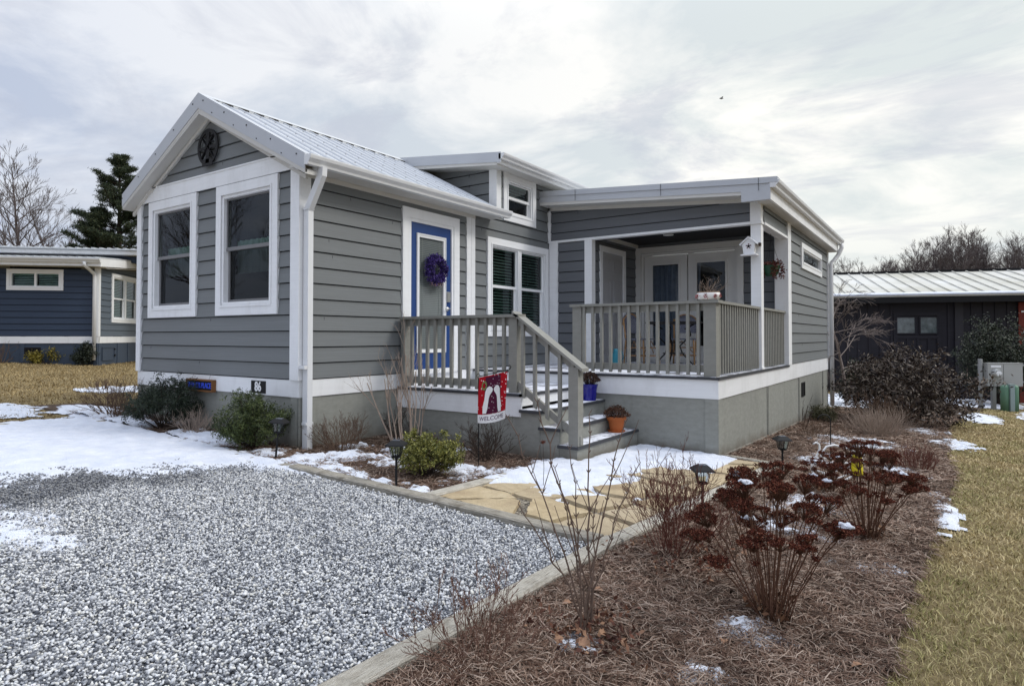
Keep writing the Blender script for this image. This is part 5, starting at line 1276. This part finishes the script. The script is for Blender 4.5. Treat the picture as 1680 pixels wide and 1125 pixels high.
meter('grey electric meter box cut by the right edge of the picture, dark round meter',6.95+1.10*math.cos(R(30)),17.2+1.10*math.sin(R(30)),R(30),True)
t = thing('meter_rack','galvanised post and rails carrying the meter boxes','post',(6.95,17.2,gz(6.95,17.2)),R(30)); a = MB(); a.tube([(-.10,.08,-.2),(-.10,.08,1.36)],.055,10); a.build('post',galv,t)
a = MB(); a.box(-.15,2.6,.105,.14,1.16,1.21); a.box(-.15,2.6,.105,.14,.70,.75); a.build('rail',galv,t)
t = thing('utility_pedestal','green utility pedestal in front of the meter boxes','pedestal',(7.42,16.95,gz(7.42,16.95)),R(30)); g = flat('green_enclosure',(.10,.20,.13),.5,0,.4,.08)
a = MB(); a.lathe([(.10,-.1),(.10,.62),(.085,.67),(.04,.69)],14,(-.10,0,0)); a.lathe([(.10,-.1),(.10,.62),(.085,.67),(.04,.69)],14,(.14,0,0)); a.build('housing',g,t,smooth=True)
a = MB(); a.box(-.04,.07,-.13,.02,-.1,.72); a.build('conduit',flat('grey_green_conduit',(.22,.28,.27),.5),t)

# ================================================================== SMALL THINGS
# path lamps
def lamp(x, y, label, lean=0):
    t = thing('path_lamp',label,'solar lamp',(x,y,gz(x,y)),R(30),'solar path lamps'); t.rotation_euler = (0,lean,R(30))
    a = MB(); a.tube([(0,0,-.05),(0,0,.26)],.011,8); a.tube([(0,0,.255),(0,0,.275)],[.014,.030],8); a.build('stake',M['black'],t)
    a = MB(); h0,h1,r0,r1 = .275,.375,.034,.052
    for k in range(4):
        for w_ in (0,.5):
            c0 = [(r0,r0),(-r0,r0),(-r0,-r0),(r0,-r0)]; c1 = [(r1,r1),(-r1,r1),(-r1,-r1),(r1,-r1)]
            p0 = Vector((*c0[k],h0)).lerp(Vector((*c0[(k+1)%4],h0)),w_); p1 = Vector((*c1[k],h1)).lerp(Vector((*c1[(k+1)%4],h1)),w_); a.tube([p0,p1],.0035,4)
    a.box(-.036,.036,-.036,.036,.268,.280); a.build('cage',M['black'],t)
    a = MB(); a.hexa([(-.03,-.03,.28),(.03,-.03,.28),(.03,.03,.28),(-.03,.03,.28),(-.047,-.047,.372),(.047,-.047,.372),(.047,.047,.372),(-.047,.047,.372)]); a.build('lens',M['lens'],t)
    a = MB(); a.hexa([(-.085,-.085,.372),(.085,-.085,.372),(.085,.085,.372),(-.085,.085,.372),(-.078,-.078,.384),(.078,-.078,.384),(.078,.078,.384),(-.078,.078,.384)])
    a.hexa([(-.078,-.078,.384),(.078,-.078,.384),(.078,.078,.384),(-.078,.078,.384),(-.040,-.040,.414),(.040,-.040,.414),(.040,.040,.414),(-.040,.040,.414)]); a.build('roof',M['black'],t)
    a = MB(); a.box(-.032,.032,-.032,.032,.414,.418); a.build('solar_panel',flat('solar_cell',(.10,.11,.13),.2),t); return t
M['lens'] = mk_glass('lamp_lens',1.4,(.72,.74,.72))
lamp(2.06,-.54,'black solar lamp in front of the yellow-green bush')
lamp(.30,-.51,'leaning black solar lamp beside the olive evergreen bush',.10)
lamp(4.56,2.83,'black solar lamp in the straw beside the path corner timber')
lamp(4.44,.45,'black solar lamp half hidden behind the nearest red sedum')
# wall medallion
def poly_disc(m, Mp, cu, cz, r0, r1, d0, d1, n=32, a0=0, a1=2*PI, sz=1.0):
    for k in range(n):
        a = a0+(a1-a0)*k/n; b = a0+(a1-a0)*(k+1)/n
        P4 = [(cu+r0*math.cos(a),cz+r0*sz*math.sin(a)),(cu+r1*math.cos(a),cz+r1*sz*math.sin(a)),(cu+r1*math.cos(b),cz+r1*sz*math.sin(b)),(cu+r0*math.cos(b),cz+r0*sz*math.sin(b))]
        m.hexa([Mp(u,z,d0) for u,z in P4]+[Mp(u,z,d1) for u,z in P4])
md = thing('wall_medallion','round black metal wall ornament in the gable peak','ornament',(-1.825,0,2.94))
L0 = lambda u,z,d: (u,-d,z)
a = MB(); poly_disc(a,L0,0,0.01,.188,.236,.040,.055); a.wb(L0,-.040,.040,-.2,.22,.046,.056)
a.wb(L0,-.20,.20,-.016,.020,.047,.056); a.wb(L0,-.12,.12,-.235,-.145,.046,.056)
poly_disc(a,L0,.0,.01,.0,.070,.046,.054,16)
for s in (-1,1): a.bar(L0(-.14,s*.14+.01,.05),L0(.14,-s*.14+.01,.05),.008,.034,(0,1,0))
rd = random.Random(4)
for k in range(9):
    an = rd.uniform(0,6.28); r_ = rd.uniform(.09,.17); u = math.cos(an)*r_; z = math.sin(an)*r_; a.bar(L0(u-.03,z+rd.uniform(-.02,.02),.05),L0(u+.03,z+rd.uniform(-.02,.02),.05),.010,.022,(0,1,0))
a.build('ring',M['black'],md)
for s in (-1,1):
    a = MB(); a.wb(L0,s*.09-.006,s*.09+.006,-.005,.007,.02,.046); a.build('bracket',M['black'],md)
def text(body, Mp, u, z, size, d, mat, parent, name='lettering', extr=.004, sx=1.0, align='CENTER', bold=.0, rot=0):
    cu = bpy.data.curves.new(name,'FONT'); cu.body = body; cu.size = size; cu.extrude = extr; cu.align_x = align; cu.offset = bold; cu.align_y = 'CENTER'
    tmp = bpy.data.objects.new('tmp_text',cu); COL.objects.link(tmp); bpy.context.view_layer.update()
    me = bpy.data.meshes.new_from_object(tmp.evaluated_get(bpy.context.evaluated_depsgraph_get())); bpy.data.objects.remove(tmp); bpy.data.curves.remove(cu)
    for v in me.vertices:
        x_,y_ = v.co.x*sx,v.co.y; x_,y_ = x_*math.cos(rot)-y_*math.sin(rot),x_*math.sin(rot)+y_*math.cos(rot); v.co = Vector(Mp(u+x_,z+y_,d+v.co.z))
    me.name = name; me.materials.clear(); return link(name,me,mat,parent)
sg = thing('name_sign','small brown wooden sign reading SUMMER PLACE in blue letters','sign',(-1.945,0,-.135))
a = MB(); a.frame(L0,-.31,.31,-.078,.078,.018,.02,.075); brown = flat('stained_wood',(.19,.085,.030),.6,0,.3,.3,12); a.wb(L0,-.292,.292,-.06,.06,.02,.055); a.build('board',brown,sg)
a = MB(); a.wb(L0,-.288,.288,-.056,.056,.055,.060); a.build('panel',flat('sign_field',(.008,.008,.012),.8),sg)
text('SUMMER PLACE',L0,0,-.002,.098,.066,flat('blue_letter_paint',(.05,.10,.72),.5),sg,sx=.80,bold=.0008,extr=.004)
for s in (-1,1):
    a = MB(); a.tube([L0(s*.2,.078,.05),L0(s*.2,.14,.03)],.003,4); a.build('hanging_wire',galv,sg)
sg = thing('number_plate','black plate with white house number 86 on the white band','house number',(-.735,0,-.105))
a = MB(); a.wb(L0,-.140,.140,-.073,.073,.016,.026); a.build('plate',M['black'],sg)
text('86',L0,-.0,.0,.155,.027,flat('white_number',(.82,.82,.82),.5),sg,extr=.003,sx=.82,bold=.004)
# wreath on the blue door
wr = thing('wreath','purple flower wreath hanging on the blue door','wreath',(.045,2.245,1.445))
C = []; rd = random.Random(8)
for k in range(400):
    a_ = rd.uniform(0,2*PI); b_ = rd.uniform(0,2*PI); rr = .16+.055*math.cos(b_)*rd.uniform(.6,1.1); C.append((.03+.045*math.sin(b_)*rd.uniform(.6,1.1)+.01,math.cos(a_)*rr,math.sin(a_)*rr*1.0))
V,F = leaves_np(np.array(C),9,.014,.036,.016,5); npmesh('blossoms',V,F,isl('purple_petals',[(.012,.006,.045),(.03,.015,.11),(.055,.03,.19),(.11,.07,.30)],.7),wr)
C = [(.05,rd.gauss(0,.05),-.21+rd.gauss(0,.012)) for _ in range(30)]
V,F = leaves_np(np.array(C),6,.012,.04,.010,6); npmesh('berry_sprig',V,F,isl('pinkish_sprig',[(.30,.18,.20),(.45,.33,.33),(.20,.16,.12)],.8),wr)
# garden flag
gf = thing('garden_flag','small red WELCOME flag with two white geese on a black stand','flag',(2.0,.74,gz(2.0,.74)),R(0))
zf = -gz(2.0,.74)
a = MB(); a.tube([(-.01,0,-.1),(-.015,0,zf+.06)],.006,6); a.tube([(-.015,0,zf+.06)]+[(-.015-.022*math.sin(t_),0,zf+.06+.022*(1-math.cos(t_))) for t_ in np.linspace(.5,5.2,9)],.004,5)
a.tube([(-.015,0,zf+.075),(.35,-.0,zf+.155),(.385,0,zf+.165),(.40,0,zf+.19),(.385,0,zf+.205),(.37,0,zf+.195)],.005,6); a.build('stand',M['black'],gf)
def FM(u,z,d):     # u 0..1 across, z 0..1 up ; cloth sags and turns a little
    x0 = .0+.36*u; zz_ = zf-.405+.47*z+.075*u-.02*math.sin(u*PI)*(1-z); yy = -.02*math.sin(u*7+z*2)*(1-z*.6)-.03*(1-z)
    return (x0,yy-d,zz_)
def cloth(name, u0,u1,z0,z1, d, mat, par, n=14):
    m = MB()
    for i in range(n+1):
        for j in range(n+1): m.v.append(FM(u0+(u1-u0)*i/n,z0+(z1-z0)*j/n,d))
    for i in range(n):
        for j in range(n): a_ = i*(n+1)+j; m.f.append((a_,a_+n+1,a_+n+2,a_+1))
    return m.build(name,mat,par,smooth=True)
def mk_flagm():
    t = NT('red_printed_cloth'); v = t.n('ShaderNodeTexVoronoi'); v.inputs['Scale'].default_value = 30; t.l(t.tc,v.inputs['Vector'])
    return t.fin(t.mix(t.ramp(v.outputs['Distance'],[(.16,1),(.22,0)]),(.36,.008,.015),(.75,.70,.70)),.8,0,.1)
def mk_flagc():
    t = NT('plum_printed_cloth'); v = t.n('ShaderNodeTexVoronoi'); v.inputs['Scale'].default_value = 34; t.l(t.tc,v.inputs['Vector'])
    return t.fin(t.mix(t.ramp(v.outputs['Distance'],[(.14,1),(.20,0)]),(.075,.012,.035),(.6,.5,.55)),.8,0,.1)
cl0 = cloth('cloth',0,1,0,1,0,mk_flagm(),gf); wht = flat('white_print',(.76,.74,.73),.8,0,.1,.05)
cloth('centre_print',.22,.78,.19,.97,.0015,mk_flagc(),cl0); cloth('white_hem',0,1,.0,.18,.0022,wht,cl0)
def blob(name, pts, d, mat, par):
    m = MB(); 
    c = (sum(p[0] for p in pts)/len(pts),sum(p[1] for p in pts)/len(pts)); m.v = [FM(c[0],c[1],d)]+[FM(u,z,d) for u,z in pts]; n = len(pts); m.f = [(0,i+1,(i+1)%n+1) for i in range(n)]; return m.build(name,mat,par)
for s in (1,-1):
    o_ = .33 if s == 1 else .67; k = s
    pts = [(o_-k*.02,.20),(o_+k*.01,.30),(o_+k*.02,.42),(o_+k*.03,.52),(o_+k*.07,.60),(o_+k*.14,.655),(o_+k*.155,.70),(o_+k*.11,.745),(o_+k*.03,.77),(o_-k*.05,.74),(o_-k*.09,.66),(o_-k*.10,.50),(o_-k*.14,.35),(o_-k*.13,.20)]
    blob('goose_print',pts,.004,wht,cl0)
mm = MB()
for k in range(14):
    a_ = 2*PI*k/14; mm.v.append(FM(.20+.085*math.cos(a_),.80+.10*math.sin(a_),.006)); mm.v.append(FM(.20+.05*math.cos(a_),.80+.06*math.sin(a_),.006))
mm.f = [(2*k,2*k+1,(2*k+3)%28,(2*k+2)%28) for k in range(14)]; mm.build('wreath_print',flat('olive_print',(.16,.17,.05),.8),cl0)
tx = text('WELCOME',lambda u,z,d: FM(.5+u/.36,.09+z/.47,d),0,0,.058,.004,flat('purple_print',(.10,.04,.09),.7),cl0,extr=.0004,sx=1.05)
# birdhouse on the porch post
bh = thing('birdhouse','white birdhouse fixed to the front of the porch post','birdhouse',(3.60,5.47,1.83))
a = MB(); a.prism([(-.075,-.09),(.075,-.09),(.095,.07),(0,.155),(-.095,.07)],lambda p,k:(p[0],-.13 if k else -.01,p[1])); body = a.build('body',M['white'],bh,recalc=True)
for s in (-1,1):
    a = MB(); a.hexa([(0,-.155,.158),(s*.125,-.155,.048),(s*.125,0,.048),(0,0,.158),(0,-.155,.178),(s*.14,-.155,.056),(s*.14,0,.056),(0,0,.178)]); a.build('roof',M['white'],bh,recalc=True)
a = MB(); a.box(-.115,.115,-.16,0,-.108,-.09); a.build('base',M['white'],bh)
a = MB(); a.tube([(0,-.129,.03),(0,-.133,.03)],.020,12); a.build('entrance_hole',M['black'],bh)
a = MB()
for k in range(5): a_ = k*2*PI/5+.3; a.box(.032*math.cos(a_)-.008,.032*math.cos(a_)+.008,-.136,-.131,.03+.032*math.sin(a_)-.008,.03+.032*math.sin(a_)+.008)
a.build('painted_flower',flat('dark_red_print',(.10,.015,.02),.6),bh)
a = MB(); a.box(.10,.17,-.10,-.06,.05,.065); a.box(.14,.165,-.12,-.04,.03,.075); a.build('side_ornament',M['twig_dark'],bh)
# hanging basket
hb_ = thing('hanging_basket','green hanging pot with dark red trailing plant in the side porch opening','hanging plant',(3.66,6.55,1.62))
a = MB(); a.lathe([(.085,-.12),(.12,-.06),(.145,.04),(.15,.05),(.14,.05)],20); a.build('pot',flat('dark_green_plastic',(.015,.075,.035),.4),hb_,smooth=True)
a = MB()
for k in range(3): a_ = 2.1*k; a.tube([(.14*math.cos(a_),.14*math.sin(a_),.05),(0,0,.50)],.0025,4)
a.tube([(0,0,.50),(0,0,.60),(.01,0,.62)],.004,5); a.build('hanger',M['black'],hb_)
C = [(rd.gauss(0,.08),rd.gauss(0,.08),.06+abs(rd.gauss(0,.03))) for _ in range(60)]
for sx_,sy_ in ((.16,.02),(-.12,-.08),(.02,.17),(.08,-.14)):
    for k in range(16): C.append((sx_+rd.gauss(0,.02),sy_+rd.gauss(0,.02),.05-.013*k))
V,F = leaves_np(np.array(C),8,.016,.04,.022,7); npmesh('plant',V,F,isl('dark_red_trailing',[(.03,.012,.010),(.10,.02,.018),(.16,.035,.03),(.05,.05,.02)],.7),hb_)
# pots on the steps
def potplant(x,y,z,label,potmat,prof,seed,cols,saucer=True,rad=.15,hh=.12):
    t = thing('potted_plant',label,'potted plant',(x,y,z)); a = MB(); a.lathe(prof,24); a.build('pot',potmat,t,smooth=False)
    if saucer: a = MB(); a.lathe([(.095,0),(.115,.02),(.11,.02)],24); a.build('saucer',potmat,t)
    rd = random.Random(seed); H = prof[-1][1]; C = []; m = MB()
    for k in range(150):
        a_ = rd.uniform(0,6.28); u = rd.random()**.5; e = Vector((math.cos(a_)*u*rad,math.sin(a_)*u*rad,H+hh*(1.05-.75*u*u)*rd.uniform(.75,1.05))); m.tube([(math.cos(a_)*.03,math.sin(a_)*.03,H-.02),e],[.002,.0012],3,caps=False); C.append(tuple(e))
    m.build('stems',M['twig_dark'],t); V,F = leaves_np(np.array(C),14,.010,.018,.012,seed); npmesh('plant',V,F,isl('dried_mum_%d' % seed,cols,.85),t); return t
terr = flat('terracotta',(.42,.12,.035),.7,0,.3,.15,9)
potplant(2.60,2.80,-.705,'terracotta pot of dried brown flowers on the lowest step',terr,[(.075,.005),(.108,.155),(.125,.155),(.128,.195),(.112,.195),(.108,.17)],11,[(.035,.018,.014),(.09,.045,.03),(.16,.085,.05)],True,.165,.15)
potplant(2.14,2.96,-.347,'cobalt blue pot of dark dried flowers on the upper step',flat('cobalt_glaze',(.008,.008,.22),.2,0,.6),[(.085,.0),(.10,.16),(.115,.21),(.12,.215),(.105,.215)],12,[(.02,.012,.012),(.06,.028,.022),(.10,.06,.03)],False,.14,.15)
# ceramic planter on the rail corner
pl = thing('ceramic_planter','white oval planter with painted red roses on the porch rail corner','planter',(3.62,3.29,.943))
a = MB(); prof = [(.10,.0),(.13,.01),(.150,.04),(.148,.075),(.138,.095),(.128,.095),(.125,.07)]; a.lathe(prof,28); a.v = [(x_*1.0,y_*.75,z_) for x_,y_,z_ in a.v]; a.build('bowl',flat('white_glaze',(.78,.76,.72),.25,0,.6),pl,smooth=True)
a = MB(); a.lathe([(.137,.092),(.143,.100),(.137,.106),(.128,.100)],28); a.v = [(x_*1.0,y_*.75,z_) for x_,y_,z_ in a.v]; a.build('rim',flat('wicker_rim',(.22,.13,.07),.8),pl)
C = []
for th in np.linspace(0,2*PI,9)[:-1]:
    for k in range(16): a_ = th+rd.gauss(0,.11); C.append((math.cos(a_)*.152,math.sin(a_)*.114,.052+rd.gauss(0,.013)))
V,F = leaves_np(np.array(C),3,.003,.018,.014,9); npmesh('painted_roses',V,F,isl('rose_paint',[(.35,.03,.05),(.45,.09,.10),(.55,.20,.20),(.03,.06,.03)],.5),pl)
m = MB()
for k in range(26):
    a_ = rd.uniform(0,6.28); r_ = rd.random()*.1; grow(m,Vector((math.cos(a_)*r_,math.sin(a_)*r_*.7,.08)),Vector((math.cos(a_)*r_*7,math.sin(a_)*r_*5,1)),rd.uniform(.08,.24),.0016,1,rd,4,.25,0,(1,3),.5,.6,3,.0009)
m.build('dry_stems',M['twig_pale'],pl)
# porch furniture
wick = isl('dark_wicker',[(.012,.013,.02),(.03,.03,.045)],.6); 
def mk_weave():
    t = NT('woven_black_white'); v = t.n('ShaderNodeTexChecker'); v.inputs['Scale'].default_value = 90; t.l(t.tc,v.inputs['Vector']); v.inputs['Color1'].default_value = (.016,.02,.045,1); v.inputs['Color2'].default_value = (.20,.21,.27,1); t.l(v.outputs[0],t.b.inputs['Base Color']); return t.m
weave = mk_weave(); bamboo = flat('bamboo_cane',(.30,.17,.075),.5,0,.4,.35,30)
def chair(label, x, y, rz):
    t = thing('bistro_chair',label,'chair',(x,y,0),rz,'bistro chairs on the porch')
    a = MB(); a.prism([(-.22+.0,-.21),(.22,-.21),(.24,.18),(-.24,.18)],lambda p,k:(p[0],p[1],.46 if k else .44)); a.build('seat',weave,t,recalc=True)
    a = MB(); n = 12
    for k in range(n+1):
        s = -1+2*k/n; top_ = .90-.10*s*s; yb = .20+.05*(1-s*s); a.v += [(s*.21,yb,.56),(s*.23,yb+.05,top_)]
    a.f = [(2*k,2*k+2,2*k+3,2*k+1) for k in range(n)]; a.build('backrest',weave,t)
    for sx_ in (-1,1):
        for sy_ in (-1,1):
            a = MB(); top_ = .44 if sy_ == -1 else .82
            a.tube([(sx_*.22,sy_*.22,0),(sx_*.20,sy_*.19,.44)]+([(sx_*.215,.235,.82)] if sy_ == 1 else []),.014,8); a.build('leg',bamboo,t,smooth=True)
    a = MB()
    for z in (.16,.30):
        a.tube([(-.21,-.21,z),(.21,-.21,z)],.009,6); a.tube([(-.21,.21,z),(.21,.21,z)],.009,6)
        for s in (-1,1): a.tube([(s*.21,-.21,z),(s*.21,.21,z)],.009,6)
    for s in (-1,1): a.tube([(s*.21,-.2,.2),(0,-.2,.42),(-s*.21,-.2,.2)],.008,6); a.tube([(s*.21,-.1,.2),(s*.21,0,.42),(s*.21,.1,.2)],.008,6)
    a.build('stretcher',bamboo,t,smooth=True); a = MB(); pts = [(math.cos(t_)*.225,.235-.0*t_,.70+.20*math.sin(t_)) for t_ in np.linspace(0,PI,10)]; a.tube(pts,.012,6); a.build('back_frame',bamboo,t,smooth=True); return t
chair('woven navy and white bistro chair at the left of the porch table',1.62,5.95,R(75)); chair('woven bistro chair behind the porch table near the french doors',2.15,6.60,R(10)); chair('woven bistro chair at the right of the porch table',3.05,6.15,R(-80))
t = thing('porch_table','black metal table with scrolled legs on the porch','table',(2.35,5.55,0)); a = MB(); a.lathe([(.44,.70),(.46,.715),(.46,.735),(.43,.74)],28); a.build('tabletop',M['black'],t)
for k in range(4):
    a_ = k*PI/2+.6; c_,s_2 = math.cos(a_),math.sin(a_); a = MB(); a.tube([(c_*r_,s_2*r_,z_) for r_,z_ in ((.34,0),(.30,.05),(.14,.22),(.10,.34),(.20,.44),(.28,.52),(.26,.60),(.18,.62),(.34,.70))],.013,6); a.build('leg',M['black'],t,smooth=True)
a = MB(); a.tube([(.17*math.cos(u),.17*math.sin(u),.22) for u in np.linspace(0,2*PI,17)],.010,6); a.tube([(.15*math.cos(u),.15*math.sin(u),.40) for u in np.linspace(0,2*PI,17)],.010,6); a.build('stretcher_ring',M['black'],t)
t = thing('watering_can','teal jug standing on the porch floor by the left chair','jug',(1.62,4.9,0)); a = MB(); a.lathe([(.085,0),(.09,.02),(.075,.16),(.045,.26),(.04,.30),(.03,.30)],18); a.build('body',flat('teal_glaze',(.01,.16,.22),.35),t,smooth=True)
a = MB(); a.tube([(.06,0,.06),(.13,0,.16),(.10,0,.26),(.04,0,.28)],.009,6); a.build('handle',flat('teal_handle',(.01,.13,.18),.35),t)
# swan figure, hook and yellow feeder among the dried flowers
wire = flat('white_wire',(.75,.75,.74),.5)
sw = thing('swan_figure','white wire swan planter half hidden behind the second red sedum','garden ornament',(5.08,2.62,gz(5.08,2.62)),YAW)
a = MB(); pts = [(-.20,0,.42),(-.165,0,.435),(-.135,0,.42),(-.13,0,.37),(-.16,0,.30),(-.20,0,.24),(-.215,0,.16),(-.17,0,.08),(-.05,0,.04),(.12,0,.05),(.24,0,.12),(.33,0,.26)]; a.tube(pts,[.004,.012]+[.010]*10,6)
a.tube([(-.13,0,.20),(-.11,0,.33),(-.06,0,.395),(.02,0,.41),(.12,0,.385),(.24,0,.34)],.011,6); a.build('neck_and_body',wire,sw,smooth=True)
for s in (-1,1):
    a = MB(); a.tube([(-.16,s*.03,.20),(-.05,s*.11,.26),(.10,s*.12,.25),(.24,s*.06,.30),(.33,0,.34),(.20,s*.08,.16),(.0,s*.11,.10),(-.14,s*.05,.14)],.008,6); a.build('wing',wire,sw,smooth=True)
hk = thing('shepherd_hook','thin black garden hook standing behind the white swan','garden hook',(5.02,2.95,gz(5.02,2.95)),YAW); a = MB(); a.tube([(0,0,-.1),(0,0,.62)]+[(-.07+.07*math.cos(u),0,.62+.07*math.sin(u)) for u in np.linspace(.3,2.9,8)],.006,6); a.build('rod',M['black'],hk,smooth=True)
fd_ = thing('bird_feeder','yellow bird feeder on a short stake among the dried red flowers','bird feeder',(5.36,2.05,gz(5.36,2.05)),YAW); yl = flat('yellow_plastic',(.62,.50,.01),.45)
a = MB(); a.lathe([(.05,.24),(.052,.25),(.045,.36),(.03,.38)],14); a.build('reservoir',yl,fd_,smooth=True); a = MB(); a.lathe([(.03,.385),(.045,.39),(.035,.42),(.01,.43)],14); a.build('lid',yl,fd_,smooth=True); a = MB(); a.tube([(0,0,-.05),(0,0,.25)],.006,6); a.build('stake',M['black'],fd_)
# bird in the sky
F_ = Vector((-math.sin(YAW),math.cos(YAW),0)); Rr = Vector((math.cos(YAW),math.sin(YAW),0)); p = Vector((CX,CY,CZ))+F_*60+Rr*((1186-840)/FPX*60); p.z = CZ+(552-159)/FPX*60
b = thing('bird','tiny dark bird flying in the sky above the porch roof','bird',p,YAW); a = MB(); a.tube([(-.2,0,0),(-.1,0,.02),(.08,0,.02),(.2,0,0)],[.01,.06,.06,.01],8); a.build('body',M['black'],b)
for s in (-1,1):
    a = MB(); a.add([(-.05,0,.03),(.07,0,.03),(.10,s*.25,.10),(.16,s*.42,.06),(-.02,s*.25,.09)],[(0,1,2,3,4)]); a.build('wing',M['black'],b)

# trees behind the camera that the window glass mirrors
for i,(x,y) in enumerate([(-13,-12),(-17,-9),(-9,-15),(-20,-15),(12,2),(15,8),(19,5),(14,-3)]):
    dup(protos[i%4],(x,y,gz(x,y)),i*1.3,.75,'leafless tree beyond the driveway, seen only as a reflection in the window glass')['group'] = 'leafless trees reflected in the windows'
